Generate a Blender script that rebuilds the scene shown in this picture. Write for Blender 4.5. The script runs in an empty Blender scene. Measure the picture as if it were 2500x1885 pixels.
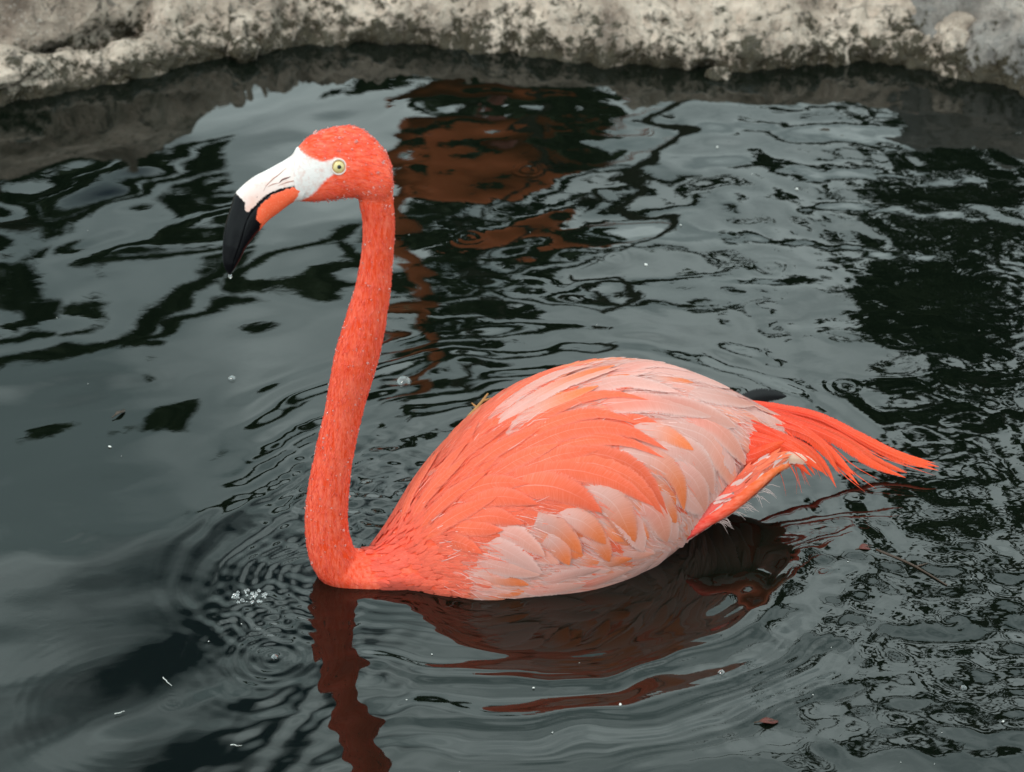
import bpy, bmesh, math, random
import numpy as np
from mathutils import Vector, Matrix
from mathutils.bvhtree import BVHTree
random.seed(7)
RNG = np.random.default_rng(11)
scene = bpy.context.scene
COL = scene.collection

# ------------------------------------------------------------------ camera
cam_data = bpy.data.cameras.new('camera')
cam = bpy.data.objects.new('camera', cam_data)
COL.objects.link(cam)
cam.location = (0, 0, 1.7)
cam.rotation_euler = (math.radians(90 - 32), 0, 0)
cam_data.sensor_width = 36.0
cam_data.lens = 7237 / 2500 * 36
cam_data.clip_start = 0.05
cam_data.clip_end = 500
cam_data.dof.use_dof = True
cam_data.dof.focus_distance = 2.93
cam_data.dof.aperture_fstop = 8.5
scene.camera = cam

# ------------------------------------------------------------------ sky and sun
SUN_EL, SUN_AZ = 52.0, -140.0           # high, from the left behind the camera
world = bpy.data.worlds.new('World')
scene.world = world
world.use_nodes = True
wn, wl = world.node_tree.nodes, world.node_tree.links
wn.clear()
w_out = wn.new('ShaderNodeOutputWorld')
w_bg = wn.new('ShaderNodeBackground')
w_bg.inputs['Strength'].default_value = 0.05
sky = wn.new('ShaderNodeTexSky')
sky.sky_type = 'NISHITA'
sky.sun_disc = False
sky.sun_elevation = math.radians(SUN_EL)
sky.sun_rotation = math.radians(SUN_AZ)
sky.air_density = 0.7
sky.dust_density = 0.5
sky.ozone_density = 1.5
w_tc = wn.new('ShaderNodeTexCoord')
w_map = wn.new('ShaderNodeMapping')
w_map.inputs['Scale'].default_value = (1.0, 1.0, 1.6)
w_map.inputs['Location'].default_value = (2.8112, 1.0585, 2.0980)
w_n1 = wn.new('ShaderNodeTexNoise')
w_n1.inputs['Scale'].default_value = 4.2
w_n1.inputs['Detail'].default_value = 5
w_n1.inputs['Roughness'].default_value = 0.5
w_n2 = wn.new('ShaderNodeTexNoise')
w_n2.inputs['Scale'].default_value = 8.5
w_n2.inputs['Detail'].default_value = 4
w_r1 = wn.new('ShaderNodeValToRGB')      # cloud cover: mostly closed with a few thin places
w_r1.color_ramp.elements[0].position = 0.315
w_r1.color_ramp.elements[1].position = 0.435
w_r2 = wn.new('ShaderNodeValToRGB')      # grey and pale parts of the cloud
w_r2.color_ramp.elements[0].position = 0.37
w_r2.color_ramp.elements[0].color = (14.5, 19.4, 19.8, 1)
w_r2.color_ramp.elements[1].position = 0.64
w_r2.color_ramp.elements[1].color = (44.0, 52.0, 51.5, 1)
w_mix = wn.new('ShaderNodeMix')
w_mix.data_type = 'RGBA'
wl.new(w_tc.outputs['Generated'], w_map.inputs['Vector'])
wl.new(w_map.outputs[0], w_n1.inputs['Vector'])
wl.new(w_map.outputs[0], w_n2.inputs['Vector'])
wl.new(w_n1.outputs['Fac'], w_r1.inputs['Fac'])
wl.new(w_n2.outputs['Fac'], w_r2.inputs['Fac'])
wl.new(w_r1.outputs['Color'], w_mix.inputs[0])
wl.new(sky.outputs['Color'], w_mix.inputs[6])
wl.new(w_r2.outputs['Color'], w_mix.inputs[7])
wl.new(w_mix.outputs[2], w_bg.inputs['Color'])
wl.new(w_bg.outputs[0], w_out.inputs['Surface'])

sun_data = bpy.data.lights.new('sun', 'SUN')
sun_data.energy = 1.2
sun_data.angle = math.radians(10)
sun_data.color = (1.0, 0.85, 0.80)
sun = bpy.data.objects.new('sun', sun_data)
COL.objects.link(sun)
_se, _sa = math.radians(SUN_EL), math.radians(SUN_AZ)
_sd = Vector((math.sin(_sa) * math.cos(_se), math.cos(_sa) * math.cos(_se), math.sin(_se)))
sun.rotation_euler = (-_sd).to_track_quat('-Z', 'Y').to_euler()
sun.location = _sd * 30

scene.view_settings.view_transform = 'Standard'
scene.view_settings.look = 'None'
scene.view_settings.exposure = 0.04
scene.view_settings.gamma = 1.0
scene.view_settings.use_curve_mapping = False

# ------------------------------------------------------------------ measured tables (metres)
BODY = [[0.0,0.05,0.1,0.16,0.23,0.3,0.36,0.42,0.47],[-0.0164,0.03,0.0865,0.136,0.1613,0.1636,0.1472,0.11,0.0724],[0.0278,0.0509,0.0823,0.1,0.1114,0.1041,0.0813,0.05,0.0187],[-0.0971,-0.0923,-0.0911,-0.08,-0.06,-0.0313,0.0013,0.0351,0.0687]]
NECK = [[0.0405,-0.0086,0.4157,0.0158],[0.0423,-0.009,0.3959,0.0148],[0.0421,-0.009,0.3768,0.0146],[0.0406,-0.0086,0.3572,0.0148],[0.0384,-0.0082,0.3398,0.0153],[0.0355,-0.0076,0.3197,0.0165],[0.0315,-0.0067,0.3014,0.0178],[0.0273,-0.0058,0.2825,0.0192],[0.0229,-0.0049,0.2641,0.0202],[0.0178,-0.0038,0.2441,0.0204],[0.0133,-0.0028,0.2248,0.0196],[0.009,-0.0019,0.2065,0.0185],[0.0053,-0.0011,0.1884,0.0179],[0.001,-0.0002,0.1698,0.0179],[-0.003,0.0006,0.1515,0.0183],[-0.0066,0.0014,0.1324,0.0186],[-0.0099,0.0021,0.1137,0.0194],[-0.0126,0.0027,0.094,0.02],[-0.0145,0.0031,0.0752,0.0206],[-0.0149,0.0032,0.0567,0.021],[-0.0136,0.0029,0.0398,0.0217],[-0.0107,0.0023,0.0243,0.0224],[-0.0057,0.0012,0.0114,0.0221]]
HEAD = {"htop":[[0.0165,0.00603],[0.01637,0.0141],[0.01532,0.0227],[0.01203,0.03143],[0.00772,0.03832],[-0.00114,0.04767],[-0.0101,0.05474],[-0.01929,0.05739],[-0.03331,0.05698],[-0.04749,0.05357],[-0.05707,0.04911],[-0.06642,0.04078],[-0.07195,0.03408]],"hbot":[[0.01643,0.00461],[0.01565,-0.00295],[0.01366,-0.00853],[0.00965,-0.01302],[0.00483,-0.01508],[-0.00453,-0.01397],[-0.01368,-0.00935],[-0.02301,-0.00834],[-0.03713,-0.0091],[-0.05123,-0.00967],[-0.06058,-0.00952],[-0.06802,-0.00873],[-0.07451,-0.00791]],"btop":[[-0.0614,0.03904],[-0.0664,0.04106],[-0.07195,0.03408],[-0.07873,0.02982],[-0.0864,0.02608],[-0.096,0.02152],[-0.10556,0.01744],[-0.11524,0.01148],[-0.12162,0.00624],[-0.12508,0.00316],[-0.12891,-0.00557],[-0.13284,-0.01572],[-0.13683,-0.02684],[-0.13917,-0.03809],[-0.14055,-0.05038],[-0.14038,-0.06185],[-0.13822,-0.0687],[-0.13518,-0.07227]],"btom":[[-0.0585,0.00959],[-0.06227,0.00908],[-0.07264,0.0075],[-0.08398,0.00514],[-0.0935,0.00199],[-0.10132,-0.00364],[-0.10824,-0.00981],[-0.11429,-0.01699],[-0.11856,-0.02524],[-0.12196,-0.03452],[-0.12648,-0.04659],[-0.13095,-0.05774],[-0.13502,-0.07132]],"bbot":[[-0.06706,-0.00832],[-0.07172,-0.00801],[-0.07651,-0.01006],[-0.08333,-0.01453],[-0.0892,-0.01869],[-0.09503,-0.02229],[-0.10196,-0.02847],[-0.10597,-0.03277],[-0.11303,-0.04085],[-0.1191,-0.04806],[-0.12437,-0.05724],[-0.13058,-0.06637],[-0.13468,-0.07183]],"face":[[-0.08532,0.04342],[-0.06643,0.0405],[-0.05799,0.03364],[-0.04613,0.02919],[-0.03953,0.03027],[-0.03476,0.03184],[-0.02921,0.03082],[-0.0262,0.02637],[-0.02696,0.02122],[-0.03178,0.0187],[-0.03655,0.01713],[-0.04234,0.0142],[-0.04733,0.00885],[-0.05232,0.0035],[-0.05732,-0.00186],[-0.06408,-0.00539],[-0.07077,-0.00779],[-0.07395,-0.01403],[-0.08884,-0.01302]],"tip":[[-0.12681,0.00517],[-0.12289,0.00112],[-0.12073,-0.00139],[-0.11816,-0.00487],[-0.11757,-0.01297],[-0.11454,-0.01365],[-0.11003,-0.00874],[-0.10308,-0.0021],[-0.09725,0.00177],[-0.08767,0.00586],[-0.07261,0.00788],[-0.06083,0.00975],[-0.06091,0.00833],[-0.07271,0.00637],[-0.08357,0.00426],[-0.0931,0.00092],[-0.09994,-0.00392],[-0.10522,-0.00925],[-0.10761,-0.01459],[-0.10878,-0.02116],[-0.10456,-0.02525],[-0.10702,-0.0346],[-0.11321,-0.0437],[-0.13618,-0.08035],[-0.14832,-0.06608],[-0.14513,-0.01868],[-0.12964,0.00441]],"coral":[[-0.06683,0.00787],[-0.06623,0.00537],[-0.06989,-0.00102],[-0.07354,-0.00722],[-0.07942,-0.01176],[-0.09013,-0.01863],[-0.0991,-0.02753],[-0.10702,-0.0346],[-0.11143,-0.03049],[-0.10928,-0.01163],[-0.1012,-0.00175],[-0.09344,0.00293],[-0.08389,0.00655],[-0.0735,0.0087]],"crease":[[[-0.10079,0.00465],[-0.0977,0.00936],[-0.09178,0.01464],[-0.08497,0.01929],[-0.0786,0.02434]],[[-0.09683,0.00836],[-0.0911,0.01063],[-0.08592,0.01142]],[[-0.08748,0.00887],[-0.07797,0.01183],[-0.06861,0.01234],[-0.0631,0.01084]]],"nostril":[[-0.08592,0.01142],[-0.08344,0.0139],[-0.07962,0.01525],[-0.07535,0.01657]],"eye":[[-0.03231,0.02413]],"frame":[[0.0392,-0.00833,0.42749],[0.97815,-0.20791,0.0],[0.06425,0.30226,0.95106],[0.19774,0.93027,-0.30902]]}
TRACE = [["cw",0.01,[[0.1476,-0.022,0.1258],[0.1833,-0.0236,0.1458],[0.2231,-0.0199,0.1586],[0.263,-0.0241,0.1634],[0.3011,-0.0402,0.1574]]],["cw",0.0113,[[0.1316,-0.0206,0.1137],[0.1667,-0.0314,0.1358],[0.2054,-0.0353,0.1509],[0.2448,-0.0423,0.1572],[0.2808,-0.0619,0.1491]]],["cw",0.0129,[[0.1275,-0.0322,0.1071],[0.1694,-0.0441,0.1326],[0.2165,-0.0498,0.1485],[0.2616,-0.063,0.1486],[0.304,-0.0822,0.1269]]],["cw",0.0103,[[0.1334,-0.0385,0.1097],[0.1728,-0.0553,0.1282],[0.2158,-0.0609,0.1423],[0.2575,-0.0712,0.1425],[0.2981,-0.0866,0.1226]]],["cw",0.0137,[[0.13,-0.0482,0.1017],[0.1748,-0.0599,0.1262],[0.2243,-0.0724,0.136],[0.269,-0.0916,0.12],[0.2955,-0.1046,0.0713]]],["cw",0.0129,[[0.1419,-0.0604,0.103],[0.1821,-0.0688,0.1229],[0.226,-0.0802,0.129],[0.2642,-0.0968,0.1112],[0.2927,-0.1054,0.0678]]],["cw",0.0153,[[0.1218,-0.0481,0.0943],[0.161,-0.0621,0.1159],[0.2029,-0.077,0.1247],[0.2431,-0.0939,0.1148],[0.2807,-0.1051,0.0844]]],["mw",0.0145,[[0.2373,-0.0763,0.1355],[0.2654,-0.082,0.1327],[0.2909,-0.0877,0.1228],[0.3099,-0.0951,0.1],[0.3144,-0.0996,0.0693]]],["mw",0.0129,[[0.2649,-0.0645,0.1477],[0.2834,-0.0669,0.1455],[0.3015,-0.0691,0.1411],[0.3167,-0.0743,0.1319],[0.3317,-0.0786,0.1194]]],["cw",0.0194,[[0.1419,-0.0604,0.103],[0.1651,-0.0705,0.1109],[0.1883,-0.082,0.1117],[0.2092,-0.0941,0.1038],[0.2287,-0.1044,0.0883]]],["mw",0.0194,[[0.2048,-0.089,0.1103],[0.2254,-0.0961,0.1068],[0.2406,-0.1033,0.0947],[0.2504,-0.1092,0.0731],[0.2585,-0.1108,0.0479]]],["pw",0.0178,[[0.2382,-0.1007,0.1008],[0.2469,-0.1057,0.0885],[0.2557,-0.1089,0.0745],[0.2626,-0.1102,0.0578],[0.2693,-0.1093,0.0387]]],["mw",0.0153,[[0.1795,-0.0915,0.0901],[0.194,-0.0977,0.0871],[0.2082,-0.103,0.0823],[0.2197,-0.1076,0.0716],[0.2301,-0.1107,0.0566]]],["mw",0.0145,[[0.1562,-0.0839,0.0851],[0.1709,-0.0917,0.0822],[0.1848,-0.0985,0.0768],[0.1957,-0.1045,0.065],[0.2062,-0.1087,0.0497]]],["mw",0.0129,[[0.1688,-0.0942,0.0738],[0.1762,-0.0987,0.0671],[0.1835,-0.1025,0.0595],[0.1893,-0.1053,0.0497],[0.1945,-0.1072,0.0384]]],["mw",0.0129,[[0.2044,-0.104,0.0756],[0.2133,-0.1073,0.0685],[0.2222,-0.1098,0.0603],[0.2286,-0.1111,0.0492],[0.2338,-0.1114,0.0358]]],["mw",0.0129,[[0.275,-0.0994,0.1044],[0.283,-0.102,0.0951],[0.2914,-0.1034,0.0847],[0.2987,-0.1038,0.0725],[0.3054,-0.1026,0.0583]]],["pw",0.0178,[[0.2603,-0.1035,0.0956],[0.2731,-0.1054,0.0866],[0.2843,-0.1062,0.0751],[0.2902,-0.1063,0.0589],[0.2958,-0.1041,0.0397]]],["pw",0.0162,[[0.2761,-0.1064,0.0807],[0.2852,-0.1064,0.0724],[0.2939,-0.1054,0.0626],[0.3003,-0.1039,0.0502],[0.307,-0.0998,0.0352]]],["pw",0.0153,[[0.2338,-0.012,0.1616],[0.2612,-0.0102,0.1649],[0.2887,-0.0094,0.1645],[0.3121,-0.0199,0.1604],[0.3359,-0.0298,0.1525]]],["pw",0.0178,[[0.2337,-0.0338,0.1581],[0.2657,-0.0378,0.1603],[0.2984,-0.04,0.1578],[0.3292,-0.047,0.1482],[0.362,-0.05,0.1324]]],["pw",0.0194,[[0.2754,-0.0376,0.1604],[0.3028,-0.0438,0.1558],[0.3319,-0.0463,0.1477],[0.3599,-0.0491,0.1342],[0.3888,-0.0489,0.1146]]],["pw",0.0153,[[0.2719,0.0087,0.1652],[0.2985,0.0148,0.1631],[0.3272,0.0248,0.1562],[0.3503,0.0214,0.1494],[0.3724,0.0153,0.14]]],["pw",0.0162,[[0.3096,0.014,0.1615],[0.3332,0.0091,0.1566],[0.3589,0.0092,0.1474],[0.3838,0.009,0.134],[0.4099,0.0114,0.1164]]],["pw",0.017,[[0.3324,-0.0217,0.1554],[0.3543,-0.0235,0.1473],[0.3784,-0.0205,0.1357],[0.4042,-0.0138,0.12],[0.4314,-0.0046,0.1017]]],["pw",0.0186,[[0.3105,-0.0505,0.1513],[0.3365,-0.0537,0.1419],[0.3617,-0.0552,0.1286],[0.3783,-0.0617,0.1087],[0.3946,-0.0633,0.0807]]],["pw",0.0202,[[0.2962,-0.0611,0.1479],[0.3246,-0.0654,0.1376],[0.3508,-0.068,0.122],[0.366,-0.0743,0.0967],[0.383,-0.0695,0.0588]]],["pw",0.0194,[[0.2741,-0.0751,0.1393],[0.2998,-0.0792,0.1317],[0.3258,-0.0802,0.1203],[0.3411,-0.0842,0.1004],[0.3509,-0.0853,0.0705]]],["pw",0.0178,[[0.2998,-0.0865,0.1222],[0.3137,-0.0899,0.11],[0.3275,-0.091,0.0954],[0.3355,-0.0914,0.0769],[0.3414,-0.089,0.0542]]],["pw",0.0153,[[0.3349,-0.0658,0.1331],[0.3506,-0.0676,0.1227],[0.3659,-0.068,0.1105],[0.3739,-0.0707,0.0955],[0.3786,-0.0721,0.0767]]],["pw",0.0145,[[0.3023,-0.0984,0.0956],[0.3113,-0.0982,0.0874],[0.3208,-0.0967,0.078],[0.3299,-0.0942,0.0667],[0.3394,-0.0898,0.0533]]],["pf",0.0113,[[0.1603,-0.1,0.0158],[0.1762,-0.1037,0.0198],[0.1922,-0.1069,0.0235],[0.2086,-0.1094,0.0262],[0.2255,-0.1109,0.028]]],["pf",0.0121,[[0.1914,-0.1054,0.0079],[0.2072,-0.1077,0.0112],[0.2234,-0.109,0.014],[0.24,-0.1089,0.0164],[0.2572,-0.1074,0.018]]],["pf",0.0121,[[0.2251,-0.1047,-0.0009],[0.2431,-0.1027,-0.0008],[0.2607,-0.0998,0.0005],[0.2735,-0.1018,0.0113],[0.2857,-0.1031,0.0234]]],["pf",0.0121,[[0.2561,-0.0947,-0.0096],[0.2683,-0.0968,-0.0011],[0.2833,-0.0923,0.0002],[0.2934,-0.0954,0.0113],[0.3005,-0.0998,0.0272]]],["pf",0.0113,[[0.1605,-0.0995,0.0029],[0.1864,-0.1038,0.0029],[0.2132,-0.1059,0.0019],[0.2421,-0.1025,-0.0015],[0.2704,-0.0965,-0.0004]]],["pf",0.0113,[[0.1375,-0.0948,0.014],[0.1559,-0.099,0.0119],[0.1744,-0.1028,0.0106],[0.1929,-0.1061,0.0115],[0.2118,-0.1083,0.0125]]],["mw",0.0097,[[0.2062,-0.1093,0.0354],[0.2186,-0.1107,0.0347],[0.2313,-0.1113,0.0337],[0.2442,-0.1111,0.0333],[0.2574,-0.1102,0.0331]]],["pw",0.0097,[[0.2383,-0.1115,0.0423],[0.2486,-0.1112,0.0384],[0.2592,-0.1101,0.0343],[0.2699,-0.1084,0.032],[0.2809,-0.1061,0.0303]]],["cw",0.0113,[[0.1923,-0.0564,0.137],[0.2123,-0.0586,0.1427],[0.2322,-0.0615,0.1459],[0.2512,-0.0688,0.1438],[0.2705,-0.0759,0.1388]]],["cw",0.0113,[[0.1595,-0.0569,0.1189],[0.1783,-0.0611,0.1272],[0.1977,-0.0647,0.1336],[0.2177,-0.0697,0.1365],[0.2381,-0.0741,0.1376]]],["cw",0.0113,[[0.1315,0.0342,0.1098],[0.1576,0.0272,0.1315],[0.188,0.0346,0.145],[0.2216,0.0444,0.1521],[0.2544,0.0401,0.1589]]],["pw",0.0113,[[0.1416,0.0249,0.1207],[0.1694,0.0214,0.1396],[0.2008,0.026,0.1518],[0.2348,0.0323,0.1586],[0.2684,0.0285,0.1627]]],["mw",0.0129,[[0.1443,0.0042,0.1253],[0.1759,0.0037,0.1445],[0.2112,0.0081,0.1569],[0.2492,0.0129,0.1637],[0.2901,0.0193,0.1635]]],["pw",0.0129,[[0.1664,-0.0032,0.1397],[0.1949,0.0015,0.1522],[0.2256,0.0089,0.1602],[0.257,0.0093,0.1646],[0.2911,0.0132,0.164]]],["mw",0.0121,[[0.1481,-0.013,0.1275],[0.1736,-0.0141,0.1428],[0.2012,-0.0118,0.1538],[0.2303,-0.0127,0.1609],[0.261,-0.0117,0.1647]]],["cw",0.0121,[[0.0995,-0.0289,0.0816],[0.1162,-0.0385,0.0943],[0.1332,-0.0477,0.1047],[0.1503,-0.0596,0.1103],[0.1681,-0.0707,0.1127]]],["cw",0.0129,[[0.1036,-0.0451,0.0779],[0.121,-0.0536,0.0897],[0.1385,-0.0619,0.0987],[0.1554,-0.0734,0.1003],[0.1727,-0.0847,0.0975]]],["cw",0.0121,[[0.1015,-0.0511,0.0711],[0.1154,-0.0602,0.0783],[0.1295,-0.0686,0.0833],[0.1429,-0.078,0.0831],[0.1565,-0.0867,0.0799]]],["cw",0.0105,[[0.0931,-0.0468,0.0646],[0.1038,-0.0573,0.0681],[0.1149,-0.0664,0.0706],[0.1264,-0.0743,0.0724],[0.1382,-0.0809,0.0734]]],["cw",0.0105,[[0.0884,-0.0506,0.0551],[0.0957,-0.0591,0.0559],[0.1031,-0.0667,0.0558],[0.1102,-0.0737,0.0538],[0.1173,-0.0799,0.0506]]],["pw",0.0137,[[0.1237,-0.0715,0.0735],[0.1367,-0.0807,0.0723],[0.1494,-0.0884,0.0686],[0.1606,-0.0954,0.0602],[0.1718,-0.1009,0.0495]]],["pw",0.0137,[[0.1139,-0.0713,0.0626],[0.1274,-0.082,0.059],[0.1412,-0.0904,0.0528],[0.1546,-0.0969,0.0429],[0.1684,-0.1017,0.0311]]],["pw",0.0121,[[0.1035,-0.0729,0.0455],[0.1179,-0.0832,0.0426],[0.1334,-0.0909,0.0384],[0.1499,-0.0967,0.0341],[0.1668,-0.1014,0.0293]]],["mf",0.0105,[[0.0937,-0.0724,0.0287],[0.1085,-0.082,0.0293],[0.1239,-0.0893,0.0279],[0.1398,-0.0949,0.0237],[0.1562,-0.0991,0.018]]],["pf",0.0097,[[0.1118,-0.0858,0.0181],[0.1281,-0.092,0.0173],[0.1449,-0.0966,0.0149],[0.1621,-0.1003,0.0107],[0.1795,-0.1032,0.0056]]],["cw",0.0097,[[0.0595,0.006,0.0401],[0.0726,0.0158,0.054],[0.0861,0.025,0.0679],[0.1007,0.0296,0.0826],[0.1164,0.0343,0.0962]]],["cw",0.0105,[[0.066,-0.005,0.0477],[0.0806,-0.0036,0.0651],[0.0957,-0.0034,0.0821],[0.1122,-0.0066,0.0981],[0.1293,-0.0099,0.1132]]],["cw",0.0105,[[0.0689,-0.0211,0.048],[0.0849,-0.0243,0.0666],[0.1016,-0.028,0.084],[0.1196,-0.0342,0.0993],[0.1384,-0.0399,0.1131]]],["cw",0.0097,[[0.0851,-0.0031,0.0703],[0.0965,0.0018,0.0829],[0.1086,0.0065,0.0947],[0.1216,0.007,0.1067],[0.1352,0.0068,0.1182]]],["cw",0.0105,[[0.0703,-0.0314,0.0449],[0.0867,-0.0398,0.0614],[0.1036,-0.0475,0.0763],[0.1215,-0.0556,0.0886],[0.14,-0.0626,0.0993]]],["cw",0.0105,[[0.1017,0.0013,0.0882],[0.1179,-0.0005,0.1035],[0.1346,-0.0029,0.1179],[0.1522,-0.009,0.1307],[0.1708,-0.0138,0.1414]]],["cw",0.0105,[[0.1187,-0.0214,0.1023],[0.1358,-0.0247,0.1162],[0.1536,-0.0278,0.1287],[0.1725,-0.0325,0.1386],[0.1923,-0.0358,0.1464]]],["cw",0.0105,[[0.1275,-0.0428,0.1026],[0.1453,-0.0463,0.1154],[0.1638,-0.0493,0.1266],[0.1834,-0.0537,0.1347],[0.2039,-0.0576,0.1406]]],["cf",0.0073,[[0.03,-0.0169,0.0069],[0.0462,-0.0305,0.0146],[0.0622,-0.0443,0.0213],[0.0778,-0.059,0.0259],[0.0937,-0.0724,0.0287]]],["mf",0.0073,[[0.0518,-0.045,0.0014],[0.0697,-0.0594,0.0048],[0.0875,-0.0733,0.0075],[0.1061,-0.0845,0.007],[0.126,-0.0918,0.0035]]]]
TAIL = [["t",0.012,[[0.4321,0.035,0.0868],[0.4781,0.031,0.0696],[0.5231,0.024,0.0531],[0.5604,0.008,0.0318],[0.5933,-0.017,0.0172],[0.6269,-0.045,0.0122]]],["t",0.012,[[0.4281,0.02,0.0899],[0.4664,0.016,0.0743],[0.5014,0.006,0.0599],[0.5314,-0.012,0.0469],[0.5558,-0.035,0.0313],[0.5848,-0.055,0.0207]]],["t",0.0101,[[0.4259,0.0,0.092],[0.4536,-0.003,0.0838],[0.4782,-0.01,0.0747],[0.4958,-0.025,0.0625],[0.5102,-0.042,0.049],[0.5226,-0.06,0.0348]]],["t",0.0095,[[0.4188,-0.01,0.0923],[0.4433,-0.013,0.0854],[0.4655,-0.02,0.0791],[0.483,-0.035,0.0734],[0.4963,-0.048,0.0601],[0.5051,-0.06,0.041]]],["t",0.0101,[[0.3932,-0.03,0.1114],[0.4159,-0.036,0.1037],[0.4371,-0.044,0.0954],[0.4558,-0.056,0.0865],[0.4717,-0.066,0.0715],[0.4845,-0.075,0.0514]]],["t",0.0095,[[0.389,-0.04,0.1068],[0.409,-0.046,0.1009],[0.4284,-0.053,0.0946],[0.4462,-0.062,0.0872],[0.4632,-0.069,0.0747],[0.4787,-0.075,0.0579]]],["t",0.0114,[[0.3881,-0.04,0.0983],[0.4018,-0.049,0.0978],[0.4164,-0.056,0.0955],[0.433,-0.059,0.0901],[0.4492,-0.062,0.0828],[0.4649,-0.065,0.0731]]],["t",0.0152,[[0.3972,-0.03,0.0785],[0.407,-0.042,0.0826],[0.4186,-0.05,0.0846],[0.4339,-0.05,0.082],[0.4494,-0.05,0.0791],[0.4649,-0.05,0.0756]]],["t",0.0152,[[0.3846,-0.05,0.0761],[0.3964,-0.056,0.0784],[0.4089,-0.06,0.0803],[0.4227,-0.06,0.0816],[0.4375,-0.058,0.082],[0.4529,-0.055,0.0814]]],["w",0.0126,[[0.4192,-0.065,0.0761],[0.4293,-0.0668,0.0786],[0.4395,-0.0684,0.0801],[0.4504,-0.0696,0.078],[0.4617,-0.07,0.0733],[0.473,-0.07,0.0671]]],["k",0.0145,[[0.444,0.06,0.0641],[0.4584,0.069,0.0617],[0.473,0.077,0.0582],[0.4876,0.083,0.0536],[0.5015,0.087,0.0482],[0.515,0.09,0.0423]]],["k",0.0088,[[0.4586,-0.02,0.0704],[0.4642,-0.026,0.0702],[0.4708,-0.03,0.0687],[0.4794,-0.03,0.0657],[0.4872,-0.032,0.0646],[0.4943,-0.035,0.0628]]]]
UNDER = [[0.3201,-0.085,0.0239],[0.3458,-0.085,0.0413],[0.3726,-0.08,0.0509],[0.3981,-0.075,0.0638],[0.4234,-0.068,0.0727],[0.4485,-0.06,0.0708]]
BANK = [[-0.653,3.3957],[-0.5849,3.4168],[-0.5171,3.4461],[-0.4552,3.484],[-0.4097,3.5143],[-0.3576,3.5449],[-0.2855,3.5632],[-0.2125,3.576],[-0.1387,3.5731],[-0.0649,3.5618],[0.0268,3.5449],[0.1179,3.5254],[0.1899,3.5032],[0.2678,3.4922],[0.335,3.5032],[0.3966,3.517],[0.4567,3.5115],[0.5161,3.5005],[0.5836,3.4623],[0.6572,3.4247]]
ORIGIN = [-0.165,2.372,0.0,20]
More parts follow.
